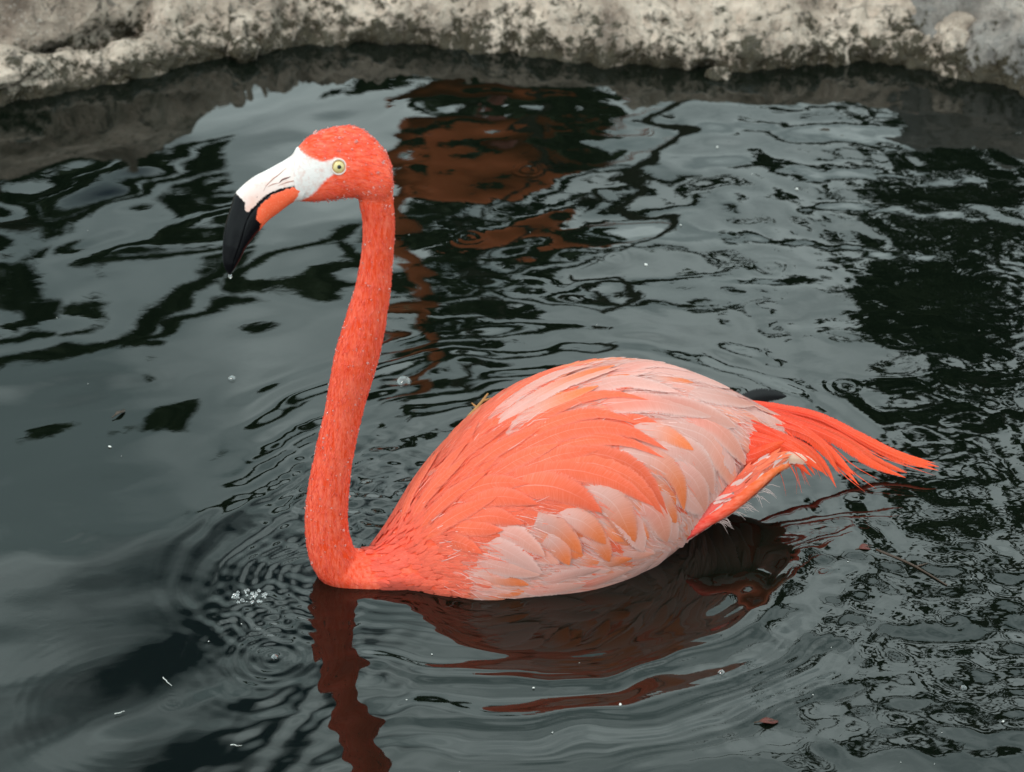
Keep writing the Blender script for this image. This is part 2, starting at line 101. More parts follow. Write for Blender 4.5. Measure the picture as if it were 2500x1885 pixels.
CLUMPS = {"left":[[-1.712,8.086,3.416,0.042,0.053,32],[-1.708,8.237,3.495,0.043,0.054,32],[-1.784,8.801,3.834,0.046,0.057,32],[-1.702,8.582,3.678,0.045,0.056,32],[-1.569,8.094,3.356,0.042,0.053,32],[-1.598,8.433,3.55,0.044,0.055,32],[-1.568,8.479,3.56,0.044,0.055,32],[-1.473,8.16,3.344,0.042,0.053,32],[-1.539,8.735,3.679,0.045,0.057,32],[-1.396,8.114,3.277,0.042,0.053,32],[-1.408,8.391,3.424,0.043,0.054,32],[-1.393,8.517,3.477,0.044,0.055,32],[-1.345,8.431,3.399,0.044,0.054,32],[-1.336,8.587,3.466,0.044,0.055,32],[-1.326,8.738,3.53,0.045,0.056,32],[-1.326,8.956,3.628,0.046,0.058,32],[-1.198,8.284,3.199,0.043,0.053,32],[-1.218,8.649,3.383,0.044,0.055,32],[-1.193,8.696,3.382,0.045,0.056,32],[-1.106,8.293,3.118,0.042,0.053,32],[-1.037,8.001,2.924,0.041,0.051,32],[-1.128,8.973,3.46,0.046,0.057,32],[-1.009,8.298,3.051,0.042,0.053,32],[-0.975,8.314,3.043,0.042,0.053,32],[-1.006,8.892,3.358,0.045,0.057,32],[-0.933,8.585,3.167,0.044,0.055,32],[-1.404,8.471,3.468,0.044,0.033,19],[-1.413,8.773,3.642,0.045,0.034,19],[-1.255,8.03,3.181,0.042,0.031,19],[-1.32,8.707,3.585,0.045,0.034,19],[-1.231,8.374,3.374,0.043,0.032,19],[-1.15,8.091,3.194,0.042,0.031,19],[-1.191,8.661,3.527,0.045,0.034,19],[-1.187,8.931,3.681,0.046,0.035,19],[-1.053,8.207,3.236,0.042,0.032,19],[-1.066,8.63,3.48,0.045,0.033,19],[-0.986,8.298,3.272,0.043,0.032,19],[-0.997,8.742,3.53,0.045,0.034,19],[-0.955,8.722,3.511,0.045,0.034,19],[-0.861,8.219,3.203,0.042,0.032,19],[-0.884,8.83,3.56,0.045,0.034,19],[-1.264,8.658,3.628,0.045,0.049,27],[-1.214,8.683,3.681,0.045,0.049,27],[-1.179,8.82,3.804,0.046,0.05,27],[-1.526,8.429,2.958,0.043,0.035,20],[-1.543,8.759,3.131,0.044,0.037,20],[-1.522,8.878,3.19,0.045,0.037,20],[-1.349,8.102,2.754,0.041,0.034,20],[-1.432,8.85,3.158,0.045,0.037,20],[-1.318,8.394,2.898,0.042,0.035,20],[-1.291,8.48,2.936,0.043,0.036,20],[-1.201,8.146,2.744,0.041,0.034,20],[-1.241,8.698,3.035,0.044,0.036,20],[-1.144,8.292,2.803,0.042,0.035,20],[-1.183,8.871,3.105,0.045,0.037,20],[-1.063,8.275,2.773,0.042,0.035,20],[-1.06,8.562,2.915,0.043,0.036,20],[-1.0,8.4,2.816,0.042,0.035,20],[-0.985,8.613,2.919,0.043,0.036,20],[-0.899,8.197,2.684,0.041,0.034,20],[-0.851,8.18,3.053,0.042,0.037,22],[-0.866,8.747,3.369,0.045,0.039,22],[-0.822,8.752,3.36,0.045,0.039,22],[-0.763,8.567,3.242,0.044,0.038,22],[-0.749,8.921,3.435,0.045,0.04,22],[-0.647,8.206,3.015,0.042,0.037,22],[-0.653,8.851,3.38,0.045,0.039,22],[-0.561,8.169,2.985,0.042,0.036,22],[-0.571,8.964,3.438,0.046,0.04,22],[-0.506,8.624,3.239,0.044,0.038,22],[-1.741,8.607,3.206,0.044,0.049,28],[-1.76,8.971,3.436,0.046,0.051,28],[-1.671,8.787,3.354,0.045,0.05,28],[-1.618,8.79,3.378,0.045,0.05,28],[-1.392,8.054,3.0,0.041,0.017,11],[-1.391,8.369,3.158,0.043,0.018,11],[-1.616,8.085,2.702,0.041,0.02,12],[-1.599,8.194,2.757,0.041,0.021,12],[-1.566,8.214,2.763,0.041,0.021,12],[-1.648,8.859,3.108,0.044,0.022,12],[-1.474,8.127,2.704,0.041,0.02,12],[-1.468,8.297,2.791,0.042,0.021,12],[-1.464,8.493,2.889,0.043,0.021,12],[-1.485,8.849,3.071,0.044,0.022,12],[-1.464,8.965,3.119,0.045,0.022,12],[-1.384,8.708,2.965,0.044,0.022,12],[-1.269,8.214,2.685,0.041,0.021,12],[-1.283,8.545,2.845,0.043,0.021,12],[-1.268,8.706,2.917,0.043,0.022,12],[-1.138,8.052,2.557,0.04,0.02,12],[-1.188,8.68,2.877,0.043,0.022,12],[-1.107,8.368,2.703,0.042,0.021,12],[-1.098,8.59,2.809,0.043,0.021,12],[-1.07,8.67,2.842,0.043,0.022,12],[-1.03,8.669,2.832,0.043,0.022,12],[-0.974,8.523,2.747,0.042,0.021,12],[-0.94,8.555,2.753,0.043,0.021,12],[-0.964,8.198,3.797,0.044,0.033,19],[-0.949,8.495,3.977,0.045,0.034,19],[-0.858,8.125,3.712,0.043,0.032,19],[-0.844,8.481,3.933,0.045,0.034,19],[-0.798,8.536,3.958,0.045,0.034,19],[-0.765,8.774,4.104,0.047,0.035,19],[-1.129,8.394,3.919,0.045,0.019,11],[-0.988,8.02,3.659,0.043,0.018,11],[-1.03,8.528,3.065,0.043,0.027,16],[-0.945,8.205,2.848,0.041,0.026,16],[-0.958,8.741,3.104,0.044,0.028,16]],"middle":[[-0.127,6.889,1.731,0.127,0.085,140],[0.017,6.88,1.787,0.142,0.085,160],[0.147,7.409,2.012,0.122,0.076,100],[-0.177,6.893,1.888,0.086,0.1,110],[-0.104,6.849,1.988,0.157,0.072,150],[0.017,6.848,2.057,0.086,0.057,70],[-0.194,6.981,2.143,0.088,0.073,60],[-0.245,6.593,2.093,0.098,0.036,70],[-0.109,7.047,2.368,0.135,0.036,80],[0.152,7.421,2.507,0.173,0.028,70],[0.372,7.063,2.282,0.164,0.027,70],[-0.139,7.244,2.603,0.217,0.022,60],[0.127,7.447,2.74,0.192,0.019,50],[-0.278,7.342,2.866,0.112,0.064,70],[-0.075,7.244,2.852,0.126,0.079,110],[-0.198,7.313,2.975,0.096,0.048,60],[0.587,7.32,2.572,0.141,0.016,26],[0.557,6.754,2.312,0.101,0.014,22],[0.067,6.982,2.032,0.073,0.102,60],[-0.338,6.843,1.623,0.167,0.022,60],[-0.124,6.762,1.558,0.082,0.055,60]],"shrub":[[0.061,4.714,0.648,0.068,0.039,70],[0.125,4.664,0.673,0.058,0.029,50],[-0.079,4.724,0.74,0.059,0.014,30],[0.103,4.716,0.783,0.059,0.029,50],[-0.167,4.621,0.687,0.038,0.019,20],[0.037,4.688,0.958,0.06,0.02,30],[-0.147,4.678,0.933,0.049,0.024,30],[-0.09,4.741,0.988,0.04,0.014,20],[-0.021,4.618,0.56,0.057,0.019,40],[-0.123,4.634,1.053,0.06,0.02,30]],"right":[[1.192,7.813,2.665,0.148,0.082,150],[1.336,7.705,2.542,0.162,0.097,190],[1.531,7.965,2.783,0.135,0.118,190],[1.091,7.633,2.69,0.097,0.065,80],[1.274,7.497,2.612,0.175,0.08,170],[1.599,8.232,3.121,0.123,0.105,130],[1.089,7.544,2.797,0.097,0.065,70],[1.24,7.447,2.771,0.144,0.08,120],[1.408,7.58,2.948,0.147,0.098,150],[1.155,7.64,3.018,0.083,0.083,60],[1.296,7.525,3.029,0.115,0.082,80],[1.557,7.836,3.275,0.103,0.086,70],[1.341,8.237,3.657,0.109,0.072,50],[1.355,7.426,3.229,0.099,0.082,60],[1.557,7.715,3.473,0.103,0.068,50],[1.196,7.968,3.752,0.071,0.071,30],[1.421,8.185,3.994,0.092,0.092,50],[0.812,8.3,3.39,0.072,0.018,12],[0.903,7.444,2.582,0.022,0.035,12],[1.238,7.837,2.489,0.131,0.042,80],[1.479,8.181,2.656,0.136,0.051,90],[1.037,7.353,2.319,0.077,0.031,40],[1.558,7.888,3.879,0.107,0.071,40],[1.235,7.474,2.147,0.309,0.022,70],[0.983,8.068,2.5,0.334,0.02,60],[0.928,8.238,2.524,0.221,0.017,40]]}
LIMBS = {"left":[[[-2.237,8.5,3.923],[-1.637,8.5,3.604],[-1.31,8.5,3.403],[-1.193,8.5,3.278],[-1.157,8.5,3.189],[-1.032,8.5,3.136]],[[-1.637,8.5,3.604],[-1.326,8.5,3.421],[-1.095,8.5,3.431],[-0.937,8.5,3.389]],[[-2.143,8.5,3.119],[-1.522,8.5,2.98],[-1.292,8.5,2.937],[-0.956,8.5,2.86]]],"middle":[[[-0.123,7.0,1.122],[-0.117,7.0,1.767],[-0.181,7.0,2.041],[-0.134,7.0,2.326],[-0.072,7.0,2.699]],[[-0.118,7.0,1.903],[0.092,7.0,2.069],[0.369,7.0,2.247],[0.532,7.0,2.254]]],"shrub":[[[0.076,4.7,0.538],[0.036,4.7,0.756],[-0.125,4.7,1.092]],[[0.036,4.7,0.756],[0.119,4.7,0.784]]],"right":[[[2.04,7.8,2.314],[1.53,7.8,2.722],[1.314,7.8,2.819],[1.125,7.8,2.934]],[[1.835,7.8,2.95],[1.495,7.8,3.117],[1.345,7.8,3.218],[1.271,7.8,3.39],[1.143,7.8,3.655]],[[2.362,7.8,3.726],[1.72,7.8,3.982],[1.542,7.8,4.189],[1.312,7.8,4.381],[1.13,7.8,4.419],[0.919,7.8,4.517]],[[1.542,7.8,4.189],[1.44,7.8,4.057],[1.329,7.8,3.982],[1.133,7.8,3.982]],[[1.312,7.8,4.381],[1.109,7.8,4.323],[1.027,7.8,4.227],[0.811,7.8,4.17]],[[2.449,7.8,4.381],[1.784,7.8,4.498],[1.464,7.8,4.557],[1.076,7.8,4.557],[0.609,7.8,4.498]],[[1.464,7.8,4.557],[1.238,7.8,4.656],[0.928,7.8,4.696]],[[1.53,7.8,2.722],[1.495,7.8,3.117],[1.422,7.8,3.46],[1.356,7.8,3.744]],[[1.72,7.8,3.982],[1.6,7.8,3.817],[1.516,7.8,3.53]]]}


# ------------------------------------------------------------------ helpers
def link_mesh(name, verts, faces, mat, parent=None, smooth=True):
    me = bpy.data.meshes.new(name)
    verts = np.asarray(verts, np.float32)
    me.vertices.add(len(verts))
    me.vertices.foreach_set('co', verts.ravel())
    if isinstance(faces, np.ndarray):
        k = faces.shape[1]
        flat = faces.ravel()
        starts = np.arange(0, len(flat), k)
        tot = np.full(len(faces), k)
    else:
        flat = np.array([i for f in faces for i in f])
        tot = np.array([len(f) for f in faces])
        starts = np.r_[0, np.cumsum(tot)[:-1]]
    me.loops.add(len(flat))
    me.loops.foreach_set('vertex_index', flat.astype(np.int32))
    me.polygons.add(len(tot))
    me.polygons.foreach_set('loop_start', starts.astype(np.int32))
    me.polygons.foreach_set('loop_total', tot.astype(np.int32))
    me.update(calc_edges=True)
    me.validate()
    if smooth:
        me.polygons.foreach_set('use_smooth', np.ones(len(me.polygons), bool))
    if mat: me.materials.append(mat)
    o = bpy.data.objects.new(name, me)
    COL.objects.link(o)
    if parent is not None: o.parent = parent
    return o

def vcol(me, name, cols):
    a = me.attributes.new(name, 'FLOAT_COLOR', 'POINT')
    c = np.ones((len(me.vertices), 4), np.float32)
    c[:, :3] = cols
    a.data.foreach_set('color', c.ravel())

def vfloat(me, name, vals):
    a = me.attributes.new(name, 'FLOAT', 'POINT')
    a.data.foreach_set('value', np.asarray(vals, np.float32))

def vvec(me, name, vals):
    a = me.attributes.new(name, 'FLOAT_VECTOR', 'POINT')
    a.data.foreach_set('vector', np.asarray(vals, np.float32).ravel())

def tag(o, label=None, cat=None, group=None, kind=None):
    if label: o['label'] = label
    if cat: o['category'] = cat
    if group: o['group'] = group
    if kind: o['kind'] = kind
    return o

def empty(name, loc, rz=0.0):
    o = bpy.data.objects.new(name, None)
    COL.objects.link(o)
    o.empty_display_size = 0.05
    o.location = loc
    o.rotation_euler = (0, 0, rz)
    return o

def grid_faces(n, m, wrap=False):
    i = np.arange(n - 1)[:, None]
    j = np.arange(m if wrap else m - 1)[None, :]
    j2 = (j + 1) % m
    a = i * m + j
    return np.stack([a, i * m + j2, (i + 1) * m + j2, (i + 1) * m + j], -1).reshape(-1, 4)

def tube(pts, rad, n=10, ref=(0, 0, 1), flat=1.0):
    """rings along a path, closed with end caps -> verts, faces"""
    P = np.asarray(pts, float)
    T = np.gradient(P, axis=0)
    T /= np.linalg.norm(T, axis=1)[:, None] + 1e-12
    ref = np.asarray(ref, float)
    A = np.cross(T, ref)
    A /= np.linalg.norm(A, axis=1)[:, None] + 1e-9
    B = np.cross(A, T)
    t = np.linspace(0, 2 * np.pi, n, endpoint=False)
    rad = np.asarray(rad, float) * np.ones(len(P))
    V = P[:, None] + rad[:, None, None] * (A[:, None] * np.cos(t)[None, :, None] * flat + B[:, None] * np.sin(t)[None, :, None])
    F = [tuple(f) for f in grid_faces(len(P), n, True)]
    F.append(tuple(range(n))[::-1])
    F.append(tuple(range((len(P) - 1) * n, len(P) * n)))
    return V.reshape(-1, 3), F

def merge(parts):
    vs, fs, k = [], [], 0
    for v, f in parts:
        vs.append(np.asarray(v)); fs += [tuple(int(i) + k for i in q) for q in f]; k += len(v)
    return np.vstack(vs), fs

def catmull(P, n):
    P = np.asarray(P, float)
    d = np.r_[0, np.cumsum(np.linalg.norm(np.diff(P, axis=0), axis=1))]
    m = np.gradient(P, d, axis=0)
    t = np.linspace(0, d[-1], n)
    i = np.clip(np.searchsorted(d, t) - 1, 0, len(d) - 2)
    h = (d[i + 1] - d[i])[:, None]
    s = ((t - d[i]) / h[:, 0])[:, None]
    return (2*s**3 - 3*s**2 + 1)*P[i] + (s**3 - 2*s**2 + s)*h*m[i] + (-2*s**3 + 3*s**2)*P[i+1] + (s**3 - s**2)*h*m[i+1]

def hash3(ix, iy, iz, seed):
    h = (ix * 374761393 + iy * 668265263 + iz * 2147483647 + seed * 1274126177) & 0xFFFFFFFF
    h = ((h ^ (h >> 13)) * 1274126177) & 0xFFFFFFFF
    return ((h ^ (h >> 16)) & 0xFFFF) / 32767.5 - 1.0

def vnoise(P, seed=0):
    P = np.asarray(P, float)
    I = np.floor(P).astype(np.int64)
    f = P - I
    f = f * f * f * (f * (f * 6 - 15) + 10)
    r = 0
    for dx in (0, 1):
        for dy in (0, 1):
            for dz in (0, 1):
                w = (f[..., 0] if dx else 1 - f[..., 0]) * (f[..., 1] if dy else 1 - f[..., 1]) * (f[..., 2] if dz else 1 - f[..., 2])
                r = r + w * hash3(I[..., 0] + dx, I[..., 1] + dy, I[..., 2] + dz, seed)
    return r

def fbm(P, octv=4, seed=0, gain=0.5):
    a, r, s = 1.0, 0, 1.0
    for o in range(octv):
        r = r + a * vnoise(P * s + 17.3 * o, seed + o)
        a *= gain; s *= 2.03
    return r

def sdf_poly(P, poly):
    """signed distance to a closed polygon, negative inside"""
    poly = np.asarray(poly, float)
    d = np.full(len(P), 1e9)
    inside = np.zeros(len(P), bool)
    for a, b in zip(poly, np.roll(poly, -1, axis=0)):
        e = b - a
        t = np.clip(((P - a) @ e) / (e @ e + 1e-15), 0, 1)
        d = np.minimum(d, np.linalg.norm(P - a - t[:, None] * e, axis=1))
        c = (a[1] > P[:, 1]) != (b[1] > P[:, 1])
        xi = a[0] + (P[:, 1] - a[1]) / (e[1] + 1e-15) * e[0]
        inside ^= c & (P[:, 0] < xi)
    return np.where(inside, -d, d)

# ------------------------------------------------------------------ material building
def new_mat(name):
    m = bpy.data.materials.new(name)
    m.use_nodes = True
    nt = m.node_tree
    nt.nodes.clear()
    out = nt.nodes.new('ShaderNodeOutputMaterial')
    b = nt.nodes.new('ShaderNodeBsdfPrincipled')
    nt.links.new(b.outputs[0], out.inputs['Surface'])
    return m, nt, b, out

def N(nt, kind, **kw):
    n = nt.nodes.new(kind)
    for k, v in kw.items():
        if k in n.inputs: n.inputs[k].default_value = v
        else: setattr(n, k, v)
    return n

def math_n(nt, op, a, b=None, c=None, clamp=False):
    n = nt.nodes.new('ShaderNodeMath')
    n.operation = op
    n.use_clamp = clamp
    for i, x in enumerate((a, b, c)):
        if x is None: continue
        if hasattr(x, 'links'): nt.links.new(x, n.inputs[i])
        else: n.inputs[i].default_value = x
    return n.outputs[0]

def mix_c(nt, fac, a, b):
    n = nt.nodes.new('ShaderNodeMix')
    n.data_type = 'RGBA'
    for i, x in ((0, fac), (6, a), (7, b)):
        if hasattr(x, 'links'): nt.links.new(x, n.inputs[i])
        elif i == 0: n.inputs[0].default_value = x
        else: n.inputs[i].default_value = (*x, 1)
    return n.outputs[2]

def ramp(nt, fac, stops):
    n = nt.nodes.new('ShaderNodeValToRGB')
    els = n.color_ramp.elements
    while len(els) < len(stops): els.new(0.5)
    for e, (p, c) in zip(els, stops):
        e.position = p
        e.color = (*c, 1) if len(c) == 3 else c
    nt.links.new(fac, n.inputs['Fac'])
    return n.outputs['Color']

def attr(nt, name):
    return N(nt, 'ShaderNodeAttribute', attribute_name=name)

def bump(nt, height, bsdf, strength=0.5, dist=0.001, prev=None):
    n = N(nt, 'ShaderNodeBump')
    n.inputs['Strength'].default_value = strength
    n.inputs['Distance'].default_value = dist
    nt.links.new(height, n.inputs['Height'])
    if prev is not None: nt.links.new(prev, n.inputs['Normal'])
    if bsdf is not None: nt.links.new(n.outputs[0], bsdf.inputs['Normal'])
    return n.outputs[0]

def noise(nt, vec, scale, detail=3, rough=0.5, dist=0.0):
    n = N(nt, 'ShaderNodeTexNoise', Scale=scale, Detail=detail, Roughness=rough, Distortion=dist)
    if vec is not None: nt.links.new(vec, n.inputs['Vector'])
    return n.outputs['Fac']

# colours of the plumage
CORAL = np.array((0.89, 0.150, 0.070))
NECK_C = np.array((0.88, 0.100, 0.052))
PALE = np.array((0.73, 0.385, 0.335))
WHITE_F = np.array((0.80, 0.575, 0.54))
ORANGE = np.array((0.86, 0.20, 0.060))
TAILC = np.array((0.88, 0.052, 0.015))

# feathers: per-vertex colour, barbs and shaft drawn from the feather's own coordinates
M_FEATHER, nt, b, out = new_mat('feather')
ca = attr(nt, 'tint')
fa = attr(nt, 'vane')                    # x along the shaft (m), y signed distance across (-1..1), z 0..1 along
sx = N(nt, 'ShaderNodeSeparateXYZ')
nt.links.new(fa.outputs['Vector'], sx.inputs[0])
av = math_n(nt, 'ABSOLUTE', sx.outputs[1])
obl = math_n(nt, 'SUBTRACT', math_n(nt, 'MULTIPLY', sx.outputs[0], 2300.0), math_n(nt, 'MULTIPLY', av, 11.0))
cb = N(nt, 'ShaderNodeCombineXYZ')
nt.links.new(obl, cb.inputs[0])
nt.links.new(math_n(nt, 'MULTIPLY', sx.outputs[1], 0.8), cb.inputs[1])
oi = N(nt, 'ShaderNodeObjectInfo')
nt.links.new(math_n(nt, 'MULTIPLY', oi.outputs['Random'], 50.0), cb.inputs[2])
barb = noise(nt, cb.outputs[0], 0.85, 3, 0.6)
lt = N(nt, 'ShaderNodeHueSaturation', Saturation=0.78, Value=1.10)
nt.links.new(ca.outputs['Color'], lt.inputs['Color'])
shaft = math_n(nt, 'LESS_THAN', av, 0.035)
shaft = math_n(nt, 'MULTIPLY', shaft, math_n(nt, 'SUBTRACT', 0.40, math_n(nt, 'MULTIPLY', sx.outputs[2], 0.38)))
c1 = mix_c(nt, math_n(nt, 'MULTIPLY', math_n(nt, 'SUBTRACT', barb, 0.50, clamp=True), 1.6), ca.outputs['Color'], lt.outputs[0])
dk = N(nt, 'ShaderNodeHueSaturation', Saturation=1.08, Value=0.80)
nt.links.new(c1, dk.inputs['Color'])
c2 = mix_c(nt, math_n(nt, 'MULTIPLY', math_n(nt, 'SUBTRACT', 0.5, barb, clamp=True), 1.3), c1, dk.outputs[0])
lt2 = N(nt, 'ShaderNodeHueSaturation', Saturation=0.6, Value=1.15)
nt.links.new(ca.outputs['Color'], lt2.inputs['Color'])
c3 = mix_c(nt, shaft, c2, lt2.outputs[0])
nt.links.new(c3, b.inputs['Base Color'])
b.inputs['Roughness'].default_value = 0.52
b.inputs['Specular IOR Level'].default_value = 0.28
bump(nt, barb, b, 0.2, 0.0004)
# light comes through the thin vanes
trl = N(nt, 'ShaderNodeBsdfTranslucent')
nt.links.new(c3, trl.inputs['Color'])
mt = N(nt, 'ShaderNodeMixShader')
mt.inputs[0].default_value = 0.26
nt.links.new(b.outputs[0], mt.inputs[1]); nt.links.new(trl.outputs[0], mt.inputs[2])
# frayed vane edge
edge = math_n(nt, 'GREATER_THAN', math_n(nt, 'ADD', av, math_n(nt, 'MULTIPLY', math_n(nt, 'SUBTRACT', barb, 0.5), 1.3)), 0.93)
tr = N(nt, 'ShaderNodeBsdfTransparent')
ms = N(nt, 'ShaderNodeMixShader')
nt.links.new(edge, ms.inputs[0]); nt.links.new(mt.outputs[0], ms.inputs[1]); nt.links.new(tr.outputs[0], ms.inputs[2])
nt.links.new(ms.outputs[0], out.inputs['Surface'])

# skin of body, neck and head: short plumage, white bare face
M_BODY, nt, b, out = new_mat('plumage')
tc = N(nt, 'ShaderNodeTexCoord')
ca = attr(nt, 'tint'); fl = attr(nt, 'flow')
n_a = noise(nt, tc.outputs['Object'], 420, 3, 0.6)
n_b = noise(nt, fl.outputs['Vector'], 1.0, 3, 0.6)
n_c = noise(nt, tc.outputs['Object'], 55, 3, 0.55)
dark = N(nt, 'ShaderNodeHueSaturation', Saturation=1.05, Value=0.86)
nt.links.new(ca.outputs['Color'], dark.inputs['Color'])
lite = mix_c(nt, 0.18, ca.outputs['Color'], (0.88, 0.36, 0.24))
col = ramp(nt, n_b, [(0.36, (0, 0, 0)), (0.62, (1, 1, 1))])
base = mix_c(nt, col, dark.outputs[0], lite)
base = mix_c(nt, math_n(nt, 'MULTIPLY', math_n(nt, 'SUBTRACT', 0.54, n_c, clamp=True), 2.6), base, dark.outputs[0])
n_d = noise(nt, tc.outputs['Object'], 24, 4, 0.6, 0.6)
base = mix_c(nt, math_n(nt, 'MULTIPLY', math_n(nt, 'SUBTRACT', n_d, 0.50, clamp=True), 1.8), base, mix_c(nt, 0.30, ca.outputs['Color'], (0.90, 0.36, 0.22)))
fs = attr(nt, 'face')
jit = math_n(nt, 'MULTIPLY', math_n(nt, 'SUBTRACT', n_a, 0.5), 0.0042)
fmask = N(nt, 'ShaderNodeMapRange')
nt.links.new(math_n(nt, 'ADD', fs.outputs['Fac'], jit), fmask.inputs['Value'])
fmask.inputs['From Min'].default_value = 0.0011
fmask.inputs['From Max'].default_value = -0.0011
skin = mix_c(nt, math_n(nt, 'MULTIPLY', math_n(nt, 'SUBTRACT', noise(nt, tc.outputs['Object'], 150, 5, 0.65), 0.47, clamp=True), 4.5), (0.71, 0.65, 0.63), (0.62, 0.42, 0.38))
base = mix_c(nt, fmask.outputs[0], base, skin)
nt.links.new(base, b.inputs['Base Color'])
b.inputs['Roughness'].default_value = 0.62
b.inputs['Specular IOR Level'].default_value = 0.25
b1 = bump(nt, n_b, None, 0.35, 0.0008)
bump(nt, n_a, b, 0.3, 0.0007, b1)

# bill: white, coral and black horn, by signed distance
M_BILL, nt, b, out = new_mat('bill_horn')
tc = N(nt, 'ShaderNodeTexCoord')
n_a = noise(nt, tc.outputs['Object'], 700, 3, 0.6)
n_b = noise(nt, tc.outputs['Object'], 130, 4, 0.6)
n_s = noise(nt, tc.outputs['Object'], 420, 2, 0.5)
white = mix_c(nt, math_n(nt, 'MULTIPLY', math_n(nt, 'SUBTRACT', n_b, 0.50, clamp=True), 2.8), (0.72, 0.655, 0.63), (0.68, 0.43, 0.37))
pk = attr(nt, 'pink')
white = mix_c(nt, math_n(nt, 'MULTIPLY', pk.outputs['Fac'], 0.8), white, (0.70, 0.41, 0.34))
white = mix_c(nt, math_n(nt, 'GREATER_THAN', n_s, 0.735), white, (0.20, 0.07, 0.06))
cor = mix_c(nt, math_n(nt, 'MULTIPLY', math_n(nt, 'SUBTRACT', n_a, 0.56, clamp=True), 4.0), (0.87, 0.115, 0.042), (0.88, 0.36, 0.22))
def step_attr(name, amp):
    a = attr(nt, name)
    mr = N(nt, 'ShaderNodeMapRange')
    nt.links.new(math_n(nt, 'ADD', a.outputs['Fac'], math_n(nt, 'MULTIPLY', math_n(nt, 'SUBTRACT', n_s, 0.5), amp)), mr.inputs['Value'])
    mr.inputs['From Min'].default_value = 0.0004
    mr.inputs['From Max'].default_value = -0.0004
    return mr.outputs[0]
k1 = step_attr('coral', 0.003)
k2 = step_attr('black', 0.0035)
colr = mix_c(nt, k2, mix_c(nt, k1, white, cor), (0.003, 0.0025, 0.0035))
nt.links.new(colr, b.inputs['Base Color'])
rr = N(nt, 'ShaderNodeMapRange')
nt.links.new(k2, rr.inputs['Value'])
rr.inputs['To Min'].default_value = 0.48; rr.inputs['To Max'].default_value = 0.22
nt.links.new(rr.outputs[0], b.inputs['Roughness'])
sr = N(nt, 'ShaderNodeMapRange')
nt.links.new(k2, sr.inputs['Value'])
sr.inputs['To Min'].default_value = 0.35; sr.inputs['To Max'].default_value = 0.16
nt.links.new(sr.outputs[0], b.inputs['Specular IOR Level'])
b1 = bump(nt, n_b, None, 0.2, 0.001)
bump(nt, n_a, b, 0.12, 0.0006, b1)

def plain(name, color, rough=0.5, spec=0.5, nscale=None, ncol=None, bstr=0.0):
    m, nt, b, out = new_mat(name)
    b.inputs['Roughness'].default_value = rough
    b.inputs['Specular IOR Level'].default_value = spec
    if nscale:
        tc = N(nt, 'ShaderNodeTexCoord')
        n = noise(nt, tc.outputs['Object'], nscale, 4, 0.6)
        nt.links.new(mix_c(nt, n, color, ncol or color), b.inputs['Base Color'])
        if bstr: bump(nt, n, b, bstr, 0.002)
    else:
        b.inputs['Base Color'].default_value = (*color, 1)
    return m

M_IRIS = plain('iris', (0.74, 0.62, 0.30), 0.12, 0.5, 900, (0.62, 0.47, 0.20))
M_RING = plain('iris_rim', (0.50, 0.27, 0.11), 0.3)
M_PUPIL = plain('pupil', (0.003, 0.003, 0.003), 0.06, 0.6)
M_LID = plain('eyelid_skin', (0.76, 0.70, 0.66), 0.5, 0.3, 500, (0.66, 0.52, 0.47), 0.2)
M_SLIT = plain('nostril_dark', (0.16, 0.05, 0.045), 0.6)
M_CREASE = plain('bill_crease_skin', (0.42, 0.20, 0.16), 0.6, 0.3)
M_LEG = plain('leg_skin', (0.55, 0.16, 0.12), 0.5, 0.3, 60, (0.42, 0.12, 0.10))

# water drop; a little diffuse white painted in for its sky glint
M_DROP, nt, b, out = new_mat('water_drop')
b.inputs['Base Color'].default_value = (1, 1, 1, 1)
b.inputs['Roughness'].default_value = 0.0
b.inputs['IOR'].default_value = 1.33
b.inputs['Transmission Weight'].default_value = 0.90
b.inputs['Coat Weight'].default_value = 0.2
b.inputs['Coat Roughness'].default_value = 0.02

# pond water: murky, nearly black green body under a clean reflecting surface
M_WATER, nt, b, out = new_mat('pond_water')
tc = N(nt, 'ShaderNodeTexCoord')
b.inputs['Roughness'].default_value = 0.0
b.inputs['IOR'].default_value = 1.47
mk = noise(nt, tc.outputs['Object'], 2.3, 4, 0.6)
nt.links.new(mix_c(nt, mk, (0.0012, 0.0026, 0.0017), (0.0036, 0.0052, 0.0030)), b.inputs['Base Color'])
ch = attr(nt, 'chop')
mp = N(nt, 'ShaderNodeMapping')
mp.inputs['Scale'].default_value = (1.0, 1.35, 1.0)
nt.links.new(tc.outputs['Object'], mp.inputs['Vector'])
r1 = noise(nt, mp.outputs[0], 70, 2, 0.45, 0.6)
r2 = noise(nt, mp.outputs[0], 24, 2, 0.45, 0.4)
hh = math_n(nt, 'ADD', math_n(nt, 'MULTIPLY', r1, 0.35), r2)
hh = math_n(nt, 'MULTIPLY', hh, ch.outputs['Fac'])
bump(nt, hh, b, 1.0, 0.0012)

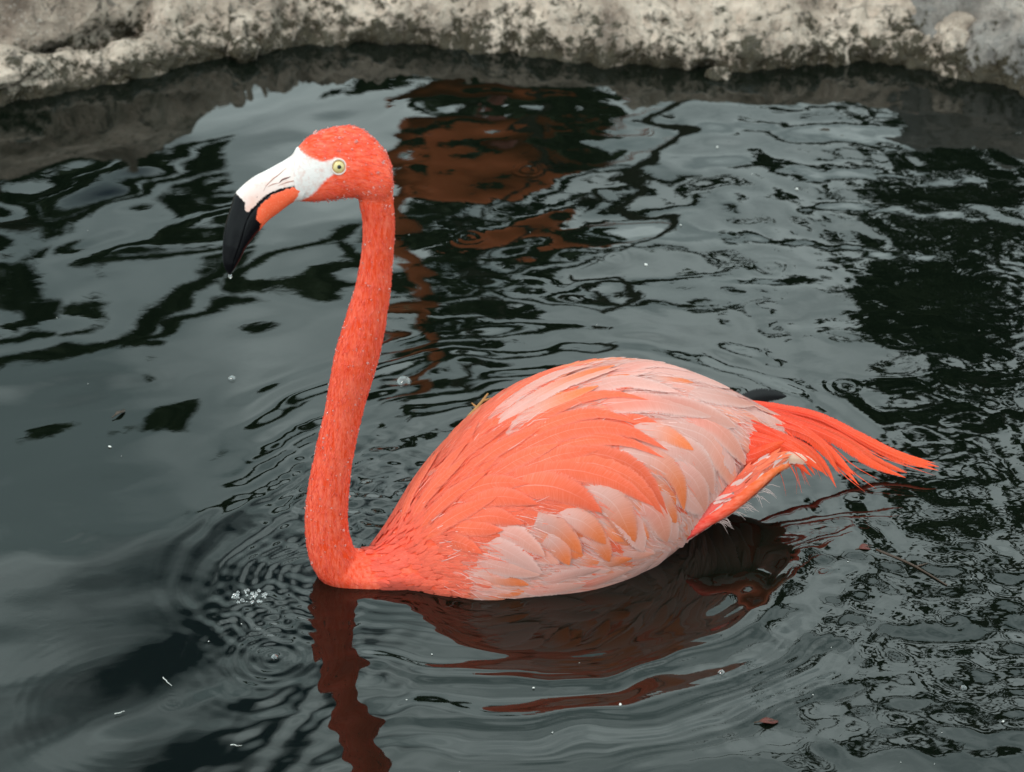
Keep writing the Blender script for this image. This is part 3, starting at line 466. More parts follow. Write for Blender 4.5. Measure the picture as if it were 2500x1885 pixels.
# rock
M_ROCK, nt, b, out = new_mat('rock')
tc = N(nt, 'ShaderNodeTexCoord')
geo = N(nt, 'ShaderNodeNewGeometry')
P = geo.outputs['Position']
n1 = noise(nt, P, 9, 5, 0.6, 0.3)
n2 = noise(nt, P, 95, 5, 0.7)
n3 = noise(nt, P, 34, 5, 0.65, 0.6)
n4 = noise(nt, P, 210, 3, 0.6)
c = ramp(nt, n1, [(0.34, (0.17, 0.125, 0.098)), (0.47, (0.42, 0.335, 0.270)), (0.64, (0.66, 0.535, 0.440))])
c = mix_c(nt, ramp(nt, n2, [(0.55, (0, 0, 0)), (0.66, (0.55, 0.55, 0.55))]), c, (0.085, 0.066, 0.052))
c = mix_c(nt, ramp(nt, n3, [(0.58, (0, 0, 0)), (0.65, (0.8, 0.8, 0.8))]), c, (0.075, 0.058, 0.048))
c = mix_c(nt, ramp(nt, n4, [(0.56, (0, 0, 0)), (0.70, (0.35, 0.35, 0.35))]), c, (0.62, 0.58, 0.52))
vor = N(nt, 'ShaderNodeTexVoronoi', Scale=6.5)
vor.feature = 'DISTANCE_TO_EDGE'
wv = N(nt, 'ShaderNodeTexNoise', Scale=14, Detail=4)
nt.links.new(P, wv.inputs['Vector'])
wp = N(nt, 'ShaderNodeVectorMath', operation='MULTIPLY_ADD')
nt.links.new(wv.outputs['Color'], wp.inputs[0]); wp.inputs[1].default_value = (0.10, 0.10, 0.10); nt.links.new(P, wp.inputs[2])
nt.links.new(wp.outputs[0], vor.inputs['Vector'])
crk = ramp(nt, vor.outputs['Distance'], [(0.006, (1, 1, 1)), (0.026, (0, 0, 0))])
c = mix_c(nt, math_n(nt, 'MULTIPLY', math_n(nt, 'MULTIPLY', crk, ramp(nt, n1, [(0.46, (0, 0, 0)), (0.56, (1, 1, 1))])), 0.45), c, (0.045, 0.036, 0.030))
tn = attr(nt, 'grey')
c = mix_c(nt, tn.outputs['Fac'], c, mix_c(nt, n2, (0.10, 0.098, 0.095), (0.30, 0.285, 0.27)))
sz = N(nt, 'ShaderNodeSeparateXYZ'); nt.links.new(P, sz.inputs[0])
wet = math_n(nt, 'SUBTRACT', sz.outputs[2], math_n(nt, 'MULTIPLY', math_n(nt, 'SUBTRACT', math_n(nt, 'ADD', n3, n2), 0.92), 0.16))
wm = N(nt, 'ShaderNodeMapRange')
nt.links.new(wet, wm.inputs['Value'])
wm.inputs['From Min'].default_value = 0.034; wm.inputs['From Max'].default_value = 0.006
alg = mix_c(nt, n2, (0.010, 0.009, 0.006), (0.075, 0.058, 0.032))
c = mix_c(nt, wm.outputs[0], c, alg)
nt.links.new(c, b.inputs['Base Color'])
rr = N(nt, 'ShaderNodeMapRange'); nt.links.new(wm.outputs[0], rr.inputs['Value'])
rr.inputs['To Min'].default_value = 0.85; rr.inputs['To Max'].default_value = 0.22
nt.links.new(rr.outputs[0], b.inputs['Roughness'])
b.inputs['Specular IOR Level'].default_value = 0.35
b1 = bump(nt, n3, None, 0.9, 0.016)
b2 = bump(nt, math_n(nt, 'SUBTRACT', 1.0, crk), None, 0.25, 0.004, b1)
bump(nt, n2, b, 0.9, 0.008, b2)

M_GROUND = plain('ground_soil', (0.10, 0.085, 0.06), 0.95, 0.2, 3.0, (0.055, 0.06, 0.03), 0.5)
M_BARK = plain('bark', (0.060, 0.048, 0.036), 0.9, 0.2, 14, (0.030, 0.025, 0.019), 0.8)
M_LEAF = plain('tree_leaf', (0.038, 0.054, 0.024), 0.6, 0.2, 1.5, (0.050, 0.068, 0.028))
M_FOAM = plain('foam_white', (0.62, 0.61, 0.58), 0.6, 0.3)
M_REDLEAF = plain('dry_red_leaf', (0.11, 0.018, 0.009), 0.5, 0.4, 150, (0.06, 0.012, 0.008))
M_TWIG = plain('dry_twig', (0.34, 0.13, 0.04), 0.7, 0.2, 200, (0.42, 0.21, 0.08))
M_STICK = plain('wet_stick', (0.055, 0.030, 0.016), 0.5, 0.4, 120, (0.030, 0.018, 0.012))

# ------------------------------------------------------------------ setting: ground, water
def spaced(a, b, step_in, lo, hi, n_out, power=2.2):
    mid = np.arange(a, b + 1e-9, step_in)
    t = (np.linspace(0, 1, n_out + 1)[1:]) ** power
    return np.r_[(a - (a - lo) * t)[::-1], mid, b + (hi - b) * t]

gx = spaced(-3, 3, 0.25, -150, 150, 28, 3.0)
gy = spaced(-4, 6, 0.25, -150, 180, 28, 3.0)
GX, GY = np.meshgrid(gx, gy, indexing='ij')
bank_y = np.interp(GX, [p[0] for p in BANK], [p[1] for p in BANK])
inside = np.clip(np.minimum.reduce([(bank_y + 0.55 - GY) / 0.35, (GY + 6.5) / 1.2, (7.5 - np.abs(GX)) / 1.2]), 0, 1)
inside = inside * inside * (3 - 2 * inside)
GZ = 0.16 - 0.75 * inside + 0.05 * fbm(np.stack([GX, GY, 0 * GX], -1) * 0.6, 3, 5)
g = link_mesh('ground', np.stack([GX, GY, GZ], -1).reshape(-1, 3), grid_faces(len(gx), len(gy))[:, ::-1], M_GROUND)
tag(g, kind='structure')

OX, OY, _, OYAW = ORIGIN
CY_, SY_ = math.cos(math.radians(OYAW)), math.sin(math.radians(OYAW))
def to_world(L):
    L = np.asarray(L, float)
    return np.stack([OX + L[..., 0]*CY_ - L[..., 1]*SY_, OY + L[..., 0]*SY_ + L[..., 1]*CY_, L[..., 2]], -1)
def to_local(W):
    W = np.asarray(W, float)
    x, y = W[..., 0] - OX, W[..., 1] - OY
    return np.stack([x*CY_ + y*SY_, -x*SY_ + y*CY_, W[..., 2]], -1)

BX, BT, BB, BO = [np.array(r) for r in BODY]
def cub(x, fp):
    m = np.gradient(fp, BX)
    i = np.clip(np.searchsorted(BX, x) - 1, 0, len(BX) - 2)
    h = BX[i+1] - BX[i]; t = (x - BX[i]) / h
    return (2*t**3-3*t**2+1)*fp[i]+(t**3-2*t**2+t)*h*m[i]+(-2*t**3+3*t**2)*fp[i+1]+(t**3-t**2)*h*m[i+1]

# outline of the bird at the water line (bird's own frame)
wx = np.linspace(0.0, 0.34, 60)
wt, wb, wo = cub(wx, BT), cub(wx, BB), cub(wx, BO)
wzm = wo + (wt - wo) * 0.45
rel = np.where(wzm > 0, -wzm / (wo - wzm), (0 - wzm) / (wt - wzm))
whw = wb * np.sqrt(np.clip(1 - np.clip(np.abs(rel), 0, 1) ** 2.2, 0, 1))
whw = np.maximum(whw, 0.012)
wl_pts = np.vstack([np.stack([wx, -whw], -1), np.stack([wx, whw], -1)[::-1],
                    [[-0.022, -0.016], [-0.028, 0.0], [-0.022, 0.016]]])
t = np.linspace(0, 1, 5)[:, None]
wl_d = np.vstack([a + (b_ - a) * t[:-1] for a, b_ in zip(wl_pts, np.roll(wl_pts, -1, axis=0))])

x_lines = spaced(-0.80, 0.80, 0.0025, -7.2, 7.2, 40, 2.0)
y_lines = spaced(2.0, 3.62, 0.0025, -6.2, 4.6, 40, 2.0)
nx, ny = len(x_lines), len(y_lines)
WX, WY = np.meshgrid(x_lines, y_lines, indexing='ij')
fine = (np.clip((0.95 - np.abs(WX)) / 0.15, 0, 1) * np.clip((WY - 1.9) / 0.1, 0, 1) * np.clip((3.75 - WY) / 0.1, 0, 1))
def sstep(a, b, x):
    t = np.clip((x - a) / (b - a), 0, 1)
    return t * t * (3 - 2 * t)
blot = 0.5 + 0.5 * np.clip(fbm(np.stack([WX * 4.5, WY * 4.5, 0 * WX], -1), 2, 31) * 1.6, -1, 1)
right = sstep(0.10, 0.42, WX + 0.25 * (blot - 0.5))
back = sstep(2.62, 2.95, WY + 0.1 * (blot - 0.5)) * sstep(-0.25, 0.05, WX)
calm_l = 1 - sstep(-0.30, -0.05, WX)
H = np.zeros_like(WX)
def add_waves(n, l0, l1, slope, mask, ang0=0.0, spread=math.pi, seed=0):
    """n crossing sine trains with wavelengths l0..l1 and a given total rms slope"""
    global H
    r = np.random.default_rng(seed)
    wob = 0.02 * fbm(np.stack([WX * 3, WY * 3, 0 * WX], -1), 2, seed + 50)
    wob2 = 0.02 * fbm(np.stack([WX * 3, WY * 3, 5 + 0 * WX], -1), 2, seed + 60)
    for i in range(n):
        lam = math.exp(r.uniform(math.log(l0), math.log(l1)))
        k = 2 * math.pi / lam
        a = ang0 + r.uniform(-spread, spread)
        amp = slope * math.sqrt(2.0 / n) / k
        ph = k * ((WX + wob) * math.cos(a) + (WY + wob2) * math.sin(a)) + r.uniform(0, 6.28)
        H += amp * np.sin(ph) * mask
PI = math.pi
leftw = 1 - sstep(-0.15, 0.15, WX)
add_waves(12, 0.13, 0.42, 0.0115, leftw, PI/2 + 0.65, 0.45, 1)
add_waves(14, 0.12, 0.45, 0.0095, 1 - 0.85 * leftw, PI/2 + 0.1, 0.7, 21)
add_waves(16, 0.045, 0.12, 0.016, fine * (0.20 + 0.8 * right * (1 - back)), PI/2, 0.7, 2)
add_waves(12, 0.075, 0.19, 0.021, fine * back, PI/2 + 0.12, 0.45, 12)
add_waves(10, 0.03, 0.06, 0.007, fine * back, PI/2, 0.8, 13)
add_waves(14, 0.026, 0.055, 0.024, fine * (right * (0.40 + 0.8 * blot) * (1 - 0.55 * back) + 0.12 * back), PI/2 - 0.4, 1.3, 3)
add_waves(14, 0.013, 0.024, 0.032, fine * right * sstep(0.42, 0.56, WX + 0.2 * (blot - 0.5)) * sstep(2.45, 2.65, WY) * (1 - sstep(2.95, 3.15, WY)), PI/2, 1.6, 4)

# rings and wake spreading from the bird
L2 = to_local(np.stack([WX, WY, 0 * WX], -1))[..., :2]
near = (np.abs(WX) < 0.8) & (WY > 1.98) & (WY < 3.1)
D = np.full(WX.shape, 9.0)
q = L2[near]
best = np.full(len(q), 1e9)
for p_ in wl_d:
    best = np.minimum(best, (q[:, 0] - p_[0])**2 + (q[:, 1] - p_[1])**2)
D[near] = np.sqrt(best)
lx, ly = L2[..., 0], L2[..., 1]
sidew = sstep(0.02, -0.02, ly)                       # towards the camera
wobD = D + 0.011 * fbm(np.stack([WX * 14, WY * 14, 0 * WX], -1), 2, 77)
def train(lam, slope, d0, d1, mask=1.0, ph=0.0):
    global H
    env = sstep(d0, d0 + lam, D) * (1 - sstep(d1 - 2*lam, d1, D))
    H += slope * lam / (2 * PI) * np.sin(2 * PI * wobD / lam + ph) * env * mask
front = sstep(0.10, -0.03, lx)
train(0.058, 0.085, 0.06, 0.30, sidew * sstep(-0.1, 0.05, lx) * sstep(0.62, 0.3, lx), 0.6)
train(0.016, 0.085, 0.095, 0.160, sidew * sstep(-0.02, 0.06, lx) * sstep(0.45, 0.25, lx))
train(0.012, 0.075, 0.17, 0.27, sidew * sstep(0.0, 0.1, lx) * sstep(0.55, 0.3, lx) * blot)
train(0.013, 0.045, 0.012, 0.11, front * blot)
train(0.030, 0.022, 0.04, 0.18, front * (0.3 + 0.7 * blot))
add_waves(10, 0.020, 0.05, 0.030, fine * np.exp(-(np.hypot(WX + 0.17, WY - 2.16) / 0.10)**2), PI/2 + 0.3, 1.0, 19)
add_waves(10, 0.012, 0.028, 0.055, fine * np.exp(-(np.hypot(WX + 0.225, WY - 2.31) / 0.055)**2), 0.8, 1.6, 20)
gap = np.exp(-((lx - 0.05) / 0.10)**2) * sstep(0.0, 0.05, ly)     # between neck and back, far side
train(0.018, 0.060, 0.0, 0.16, gap * blot)
train(0.046, 0.045, 0.05, 0.34, sstep(0.0, 0.06, ly) * sstep(-0.1, 0.05, lx) * (0.35 + 0.65 * blot), 1.0)
add_waves(12, 0.014, 0.030, 0.065, fine * gap * np.exp(-(D / 0.11)**2), 0.4, 1.2, 9)
H += 0.0022 * np.exp(-(D / 0.007)**2) * sidew * sstep(0.04, 0.10, lx) * sstep(0.24, 0.16, lx)   # water lifted along the breast
def ring(cx, cy, lam, slope, rad, width, power=1.0):
    global H
    r_ = np.hypot(WX - cx, WY - cy)
    an_ = np.arctan2(WY - cy, WX - cx)
    mod = 0.58 + 0.38 * np.sin(an_ * 2 + 40 * cx) * np.sin(an_ + 25 * cy) + 0.25 * (blot - 0.5)
    H += slope * mod * lam / (2*PI) * np.sin(2*PI*r_/lam + 0.5*np.sin(3*an_ + 9*cx)) * np.exp(-((r_ - rad) / width)**2)
ring(-0.224, 2.237, 0.011, 0.075, 0.028, 0.024)
ring(-0.224, 2.237, 0.015, 0.018, 0.065, 0.030)
ring(-0.238, 2.300, 0.016, 0.085, 0.018, 0.024)
ring(-0.3133, 2.1689, 0.0052, 0.11, 0.006, 0.006)
ring(0.040, 2.178, 0.0055, 0.09, 0.009, 0.006)
ring(-0.350, 2.16, 0.012, 0.006, 0.10, 0.03)
ring(-0.46, 2.46, 0.014, 0.007, 0.03, 0.02)
ring(0.56, 2.93, 0.012, 0.06, 0.05, 0.04)
ring(0.205, 2.20, 0.006, 0.08, 0.008, 0.006)
for (x_, y_, s_) in [(-0.6,2.62,.9),(0.36,2.72,.8),(0.12,3.0,.7),(-0.05,3.05,.8),(0.02,3.22,.7),(0.3,2.98,.8),(0.42,2.3,.8),(0.5,2.22,.9)]:
    ring(x_, y_, 0.009*s_ + 0.004, 0.05, 0.012, 0.012)
ed = sstep(-0.16, 0.0, WY - np.interp(WX, [p[0] for p in BANK], [p[1] for p in BANK]))
H *= 1 - 0.35 * ed
w = link_mesh('water', np.stack([WX, WY, H], -1).reshape(-1, 3), grid_faces(nx, ny)[:, ::-1], M_WATER)
tag(w, kind='structure')
chop = 0.02 + fine * (0.10 * right + 0.10 * right * sstep(0.42, 0.56, WX + 0.2*(blot-0.5)) + 0.05 * back + 0.20 * gap * np.exp(-(D / 0.1)**2))
vfloat(w.data, 'chop', chop.ravel())

# ------------------------------------------------------------------ rocks of the bank
def strip_rock(name, label, line, prof, seed, amp=0.02, freq=9.0, end=0.12, grey=0.0, nu=260, nv=170, cat='rock', lift=0.0):
    """a rock lying along `line` (x, y) with an outline `prof` of (setback, height) from its foot over the top to its back"""
    Lp = catmull(np.array(line, float), nu)
    P = catmull(np.array(prof, float), nv)
    s = np.linspace(0, 1, nu)
    tx = np.gradient(Lp, axis=0); tx /= np.linalg.norm(tx, axis=1)[:, None]
    nrm = np.stack([-tx[:, 1], tx[:, 0]], -1)
    nrm[nrm[:, 1] < 0] *= -1
    nrm = 0.35 * nrm + 0.65 * np.array([0, 1.0])
    e = np.clip(np.minimum(s, 1 - s) / end, 0, 1)
    e = np.sqrt(np.clip(1 - (1 - e)**2, 0, 1))
    zmin = P[:, 1].min()
    mid = P[:, 0].mean()
    Y = mid + (P[None, :, 0] - mid) * (0.25 + 0.75 * e[:, None])
    Z = zmin + (P[None, :, 1] - zmin) * (0.10 + 0.90 * e[:, None])
    X3 = np.stack([Lp[:, None, 0] + nrm[:, None, 0] * Y, Lp[:, None, 1] + nrm[:, None, 1] * Y, Z + lift], -1)
    du = np.gradient(X3, axis=0); dv = np.gradient(X3, axis=1)
    nn = np.cross(du, dv); nn /= np.linalg.norm(nn, axis=-1)[..., None] + 1e-9
    if nn[nu//2, nv//2, 2] < 0: nn = -nn
    q = X3 * freq
    d = fbm(q, 3, seed) + 0.9 * (0.5 - np.abs(fbm(q * 1.9 + 3, 3, seed + 9))) + 0.42 * fbm(q * 5.5, 3, seed + 20) + 0.22 * fbm(q * 13, 2, seed + 33)
    X3 = X3 + nn * (amp * d)[..., None]
    V = X3.reshape(-1, 3)
    F = [tuple(f) for f in grid_faces(nu, nv)] + [tuple(range(nv)), tuple(range((nu-1)*nv, nu*nv))[::-1]]
    F.append(tuple([i*nv for i in range(nu)][::-1] + [])) if False else None
    o = link_mesh(name, V, [f for f in F if f], M_ROCK)
    bm = bmesh.new(); bm.from_mesh(o.data)
    bmesh.ops.recalc_face_normals(bm, faces=bm.faces); bm.to_mesh(o.data); bm.free()
    o.data.polygons.foreach_set('use_smooth', np.ones(len(o.data.polygons), bool))
    vfloat(o.data, 'grey', np.clip(grey + 0.35 * grey * fbm(V * 12, 2, seed + 5), 0, 1))
    tag(o, label, cat)
    return o

BK = np.array(BANK)
def bank_line(x0, x1, n=9, dy=0.0):
    xs = np.linspace(x0, x1, n)
    ys = np.interp(xs, BK[:, 0], BK[:, 1])
    ext_l = BK[0, 1] - 0.34 * (BK[0, 0] - xs)
    ext_r = BK[-1, 1] - 0.42 * (xs - BK[-1, 0])
    ys = np.where(xs < BK[0, 0], ext_l, np.where(xs > BK[-1, 0], ext_r, ys))
    return np.stack([xs, ys + dy], -1)
strip_rock('rock_ledge', 'low tan rock ledge at the waterline under the big boulder, left of the photo', bank_line(-1.15, -0.30, 9, 0.0),
           [(-0.03, -0.12), (0.0, -0.02), (0.010, 0.018), (0.026, 0.034), (0.046, 0.042), (0.062, 0.034), (0.070, -0.02), (0.078, -0.12)], 3, 0.009, 11, 0.08)
strip_rock('boulder', 'large smooth pale grey boulder with a dark crack beneath it, top left', bank_line(-1.35, -0.345, 9, 0.098),
           [(0.02, -0.12), (0.004, -0.04), (-0.006, 0.03), (0.004, 0.075), (0.02, 0.115), (0.06, 0.16), (0.13, 0.22), (0.26, 0.285), (0.42, 0.29), (0.55, 0.2), (0.62, 0.0)], 8, 0.014, 6, 0.16, cat='boulder')
strip_rock('bank_rock', 'pale pitted rock with mossy foot above the flamingo, middle of the bank', bank_line(-0.50, 0.24, 9, 0.0),
           [(-0.03, -0.12), (0.0, -0.02), (0.012, 0.02), (0.045, 0.055), (0.10, 0.085), (0.18, 0.125), (0.32, 0.155), (0.48, 0.12), (0.56, -0.02)], 14, 0.015, 9, 0.10)
strip_rock('bank_rock', 'brown cracked rock between the pale middle rock and the dark rock at right', bank_line(0.10, 0.62, 9, 0.004),
           [(-0.03, -0.12), (0.0, -0.02), (0.015, 0.022), (0.05, 0.05), (0.10, 0.088), (0.17, 0.13), (0.30, 0.165), (0.46, 0.12), (0.56, -0.02)], 23, 0.018, 8, 0.12)
strip_rock('bank_rock', 'dark grey wet looking rock at the top right corner', bank_line(0.46, 1.25, 9, 0.012),
           [(-0.03, -0.12), (0.0, -0.02), (0.02, 0.03), (0.05, 0.075), (0.10, 0.13), (0.18, 0.185), (0.30, 0.215), (0.46, 0.16), (0.56, -0.02)], 41, 0.016, 9, 0.14, grey=0.8)
def small_stone(label, c, r, seed):
    bm = bmesh.new(); bmesh.ops.create_icosphere(bm, subdivisions=5, radius=1.0)
    V = np.array([v.co[:] for v in bm.verts]); F = [tuple(v.index for v in f.verts) for f in bm.faces]; bm.free()
    V = V * (1 + 0.22 * fbm(V * 1.4, 4, seed))[:, None] * np.array(r)
    o = link_mesh('stone', V, F, M_ROCK); o.location = c
    vfloat(o.data, 'grey', np.zeros(len(V)))
    tag(o, label, 'stone')
small_stone('small pale rounded stone on the left end of the low rock ledge', (-0.655, 3.432, 0.038), (0.05, 0.035, 0.022), 4)
small_stone('small dark wet stone at the waterline below the brown rock', (0.268, 3.480, 0.0), (0.016, 0.012, 0.012), 6)
small_stone('small yellowish stone at the waterline under the pale middle rock', (-0.352, 3.535, 0.012), (0.020, 0.016, 0.018), 12)

# ------------------------------------------------------------------ trees round the pond, seen as reflections
def tree(name, label, clumps, limbs, trunk, seed, leaf, girth=1.0):
    r = np.random.default_rng(seed)
    root = empty(name, (trunk[0][0], trunk[0][1], 0.1))
    tag(root, label, 'tree', )
    o0 = np.array(root.location)
    tp = catmull(np.array(trunk, float), 14)
    v, f = tube(tp, np.linspace(0.20, 0.07, 14) * {'shrub': 0.12}.get(name, girth), 10, (0, 1, 0))
    link_mesh('trunk', v - o0, f, M_BARK, root)
    for l in limbs:
        lp = catmull(np.array(l, float), 22) + (0.01 if name == 'shrub' else 0.04) * r.normal(size=(22, 3)) * np.linspace(1, .3, 22)[:, None]
        j = np.argmin(np.linalg.norm(tp - lp[0], axis=1))
        lp = np.vstack([tp[j], lp])
        v, f = tube(lp, np.linspace(0.045, 0.010, len(lp)) * (0.25 if name == 'shrub' else 1.0), 7, (0, 1, 0))
        link_mesh('limb', v - o0, f, M_BARK, root)
    vs, fs = [], []
    for cx, cy, cz, rx, rz, nl in clumps:
        n = int(nl * 1.5)
        u = r.normal(size=(n, 3)); u /= np.linalg.norm(u, axis=1)[:, None]
        p = np.array([cx, cy, cz]) + u * (r.uniform(0, 1, (n, 1)) ** 0.45) * np.array([rx, 0.4 * rx, rz])
        d = r.normal(size=(n, 3)); d[:, 2] -= 0.5; d /= np.linalg.norm(d, axis=1)[:, None]
        s = np.cross(d, r.normal(size=(n, 3))); s /= np.linalg.norm(s, axis=1)[:, None]
        L = leaf * r.uniform(0.6, 1.3, (n, 1)); W = L * r.uniform(0.28, 0.45, (n, 1))
        k = sum(len(x) for x in vs)
        q = np.stack([p - d*L/2, p + s*W - d*L*0.1, p + d*L/2, p - s*W - d*L*0.1], 1)
        vs.append(q.reshape(-1, 3)); fs.append(k + np.arange(4*n).reshape(n, 4))
    link_mesh('crown', np.vstack(vs) - o0, np.vstack(fs), M_LEAF, root, smooth=False)
    return root
tree('broadleaf_tree', 'tree whose slender leafy branches are reflected in the calm water at left', CLUMPS['left'], LIMBS['left'],
     [(-4.2, 8.6, 0.1), (-4.1, 8.5, 1.6), (-3.8, 8.5, 3.2), (-3.6, 8.5, 5.0)], 5, 0.075)
tree('broadleaf_tree', 'tree beyond the bank reflected as dark gaps behind the flamingo head', CLUMPS['middle'], LIMBS['middle'],
     [(-0.02, 7.5, 0.1), (-0.08, 7.3, 1.0), (-0.12, 7.1, 1.6), (-0.10, 7.0, 2.2)], 6, 0.060, 0.35)
tree('broadleaf_tree', 'tree whose dense foliage is reflected in the choppy water at right', CLUMPS['right'], LIMBS['right'],
     [(3.4, 8.0, 0.1), (3.3, 7.9, 1.8), (3.1, 7.9, 3.4), (3.0, 7.8, 5.2)], 7, 0.085)

tree('shrub', 'unseen low leafy shrub added on the bank, its dark reflection breaking up the orange one', CLUMPS['shrub'], LIMBS['shrub'],
     [(0.35, 4.75, 0.05), (0.33, 4.72, 0.4), (0.25, 4.7, 0.8), (0.15, 4.7, 1.15)], 9, 0.040)['category'] = 'shrub'  # added out of view so its leaves cover parts of the orange reflection
# ------------------------------------------------------------------ the flamingo
bird = empty('flamingo', (OX, OY, 0.0), math.radians(OYAW))
tag(bird, 'coral pink flamingo swimming to the left with a tall upright neck and black tipped bill', 'flamingo', 'flamingos')

HF = [np.array(v) for v in HEAD['frame']]
HO, HU, HW, HN = HF                                  # origin, forward-back, up, away from the camera
def hloc(u, w, s):
    u, w, s = np.broadcast_arrays(u, w, s)
    return HO + u[..., None]*HU + w[..., None]*HW + s[..., None]*HN
def hcoord(L):
    q = np.asarray(L) - HO
    return np.stack([q @ HU, q @ HW, q @ HN], -1)

# one skin: body, neck and head lofted, fused and smoothed
nxs, nas = 120, 72
xb = np.linspace(BX[0], BX[-1], nxs)
T_, B_, O_ = cub(xb, BT), cub(xb, BB), cub(xb, BO)
zm = O_ + (T_ - O_) * 0.45
a = np.linspace(0, 2*PI, nas, endpoint=False)
yy = np.sign(np.cos(a)) * np.abs(np.cos(a))**0.9
zz = np.sign(np.sin(a)) * np.abs(np.sin(a))**0.9
BV = np.stack([np.repeat(xb[:, None], nas, 1), B_[:, None]*yy, zm[:, None] + np.where(zz > 0, (T_-zm)[:, None], (zm-O_)[:, None])*zz], -1).reshape(-1, 3)
BF = [tuple(f) for f in grid_faces(nxs, nas, True)] + [tuple(range(nas))[::-1], tuple(range((nxs-1)*nas, nxs*nas))]
nk = np.array(NECK)
top_in = hloc(np.array([-0.008, -0.001]), np.array([0.024, 0.010]), np.array([0.0, 0.0]))
nk = np.vstack([[*top_in[0], 0.0165], [*top_in[1], 0.0172], nk, [0.006, -0.001, 0.002, 0.0245], [0.030, -0.006, -0.007, 0.031], [0.058, -0.008, -0.006, 0.039], [0.09, -0.006, 0.0, 0.05]])
nc = catmull(nk, 130)
NV, NF = tube(nc[:, :3], nc[:, 3], 40, (0, 1, 0))
ht, hb = np.array(HEAD['htop']), np.array(HEAD['hbot'])
ns, na = 60, 40
tp = catmull(ht, ns); bt = catmull(hb, ns)
tn = np.linspace(0, 1, ns)
latw = np.interp(tn, [0, .04, .12, .3, .5, .7, .85, 1], [.004, .010, .0165, .0225, .0225, .0185, .0165, .0150])
an = np.linspace(0, 2*PI, na, endpoint=False)
mid_, hh_ = (tp + bt)/2, (tp - bt)/2
HV = np.zeros((ns, na, 3))
for i in range(ns):
    uu = mid_[i, 0] + hh_[i, 0]*np.sin(an); ww = mid_[i, 1] + hh_[i, 1]*np.sin(an)
    HV[i] = hloc(uu, ww, latw[i]*np.sign(np.cos(an))*np.abs(np.cos(an))**0.9 * (1 - 0.12*np.maximum(np.sin(an), 0)))
HFc = [tuple(f) for f in grid_faces(ns, na, True)] + [tuple(range(na))[::-1], tuple(range((ns-1)*na, ns*na))]
v, f = merge([(BV, BF), (NV, NF), (HV.reshape(-1, 3), HFc)])
tmp = link_mesh('body', v, f, None)
bm = bmesh.new(); bm.from_mesh(tmp.data)
bmesh.ops.recalc_face_normals(bm, faces=bm.faces); bm.to_mesh(tmp.data); bm.free()
md = tmp.modifiers.new('fuse', 'REMESH'); md.mode = 'VOXEL'; md.voxel_size = 0.0020
ms_ = tmp.modifiers.new('smooth', 'SMOOTH'); ms_.factor = 0.5; ms_.iterations = 7
dg = bpy.context.evaluated_depsgraph_get()
me = bpy.data.meshes.new_from_object(tmp.evaluated_get(dg))
old = tmp.data
bpy.data.objects.remove(tmp); bpy.data.meshes.remove(old)
me.name = 'body'
body = bpy.data.objects.new('body', me)
COL.objects.link(body); body.parent = bird
me.materials.clear(); me.materials.append(M_BODY)
me.polygons.foreach_set('use_smooth', np.ones(len(me.polygons), bool))
V = np.zeros(len(me.vertices)*3, np.float32); me.vertices.foreach_get('co', V); V = V.reshape(-1, 3).astype(float)
NRM = np.zeros(len(me.vertices)*3, np.float32); me.vertices.foreach_get('normal', NRM); NRM = NRM.reshape(-1, 3).astype(float)
fi = np.zeros(len(me.loops), np.int32); me.loops.foreach_get('vertex_index', fi)
polys = [tuple(p.vertices) for p in me.polygons]
BVH = BVHTree.FromPolygons([tuple(p) for p in V], polys)
def near_surf(p):
    c, n, i, d = BVH.find_nearest(Vector(p))
    return np.array(c), np.array(n)

# plumage flow and colour, carried over the body from the measured feathers
fp, fd, fk = [], [], []
for k, wdt, pts in TRACE:
    P = np.array(pts); G = np.gradient(P, axis=0); G /= np.linalg.norm(G, axis=1)[:, None] + 1e-9
    for j in range(len(P)):
        fp.append(P[j]); fd.append(G[j]); fk.append({'c': 0.0, 'm': 0.45, 'p': 1.0}[k[0]])
fp, fd, fk = np.array(fp), np.array(fd), np.array(fk)
fp = np.vstack([fp, fp * [1, -1, 1]]); fd = np.vstack([fd, fd * [1, -1, 1]]); fk = np.r_[fk, fk]
nkp = nc[:, :3]; nkd = np.gradient(nkp, axis=0); nkd /= np.linalg.norm(nkd, axis=1)[:, None]
def field(Q, sig=0.022):
    """flow direction and paleness at points"""
    Q = np.atleast_2d(Q)
    d2 = ((Q[:, None] - fp[None])**2).sum(-1)
    wgt = np.exp(-d2 / (2*sig*sig)) + 1e-9 / (d2 + 1e-6)
    dirn = (wgt[..., None] * fd[None]).sum(1)
    pal = (wgt * fk[None]).sum(1) / wgt.sum(1)
    on_neck = sstep(0.10, 0.02, Q[:, 0])
    dn = ((Q[:, None] - nkp[None])**2).sum(-1)
    nd = nkd[dn.argmin(1)]
    dirn = dirn / (np.linalg.norm(dirn, axis=1)[:, None] + 1e-9)
    dirn = dirn * (1 - on_neck[:, None]) + nd * on_neck[:, None]
    pal = pal * sstep(0.05, 0.12, Q[:, 0])
    return dirn / (np.linalg.norm(dirn, axis=1)[:, None] + 1e-9), pal
FL = np.zeros_like(V); PL = np.zeros(len(V))
for i in range(0, len(V), 20000):
    FL[i:i+20000], PL[i:i+20000] = field(V[i:i+20000])
neckw = sstep(0.14, 0.03, V[:, 0])
rear = sstep(0.36, 0.42, V[:, 0])
base = CORAL[None] * (1 - PL[:, None]) + PALE[None] * PL[:, None]
base = base * (1 - neckw[:, None]) + NECK_C[None] * neckw[:, None]
base = base * (1 - rear[:, None]) + TAILC[None] * rear[:, None]
wetb = (1 - 0.30 * sstep(0.009, 0.001, V[:, 2]))[:, None]      # soaked plumage at the water line
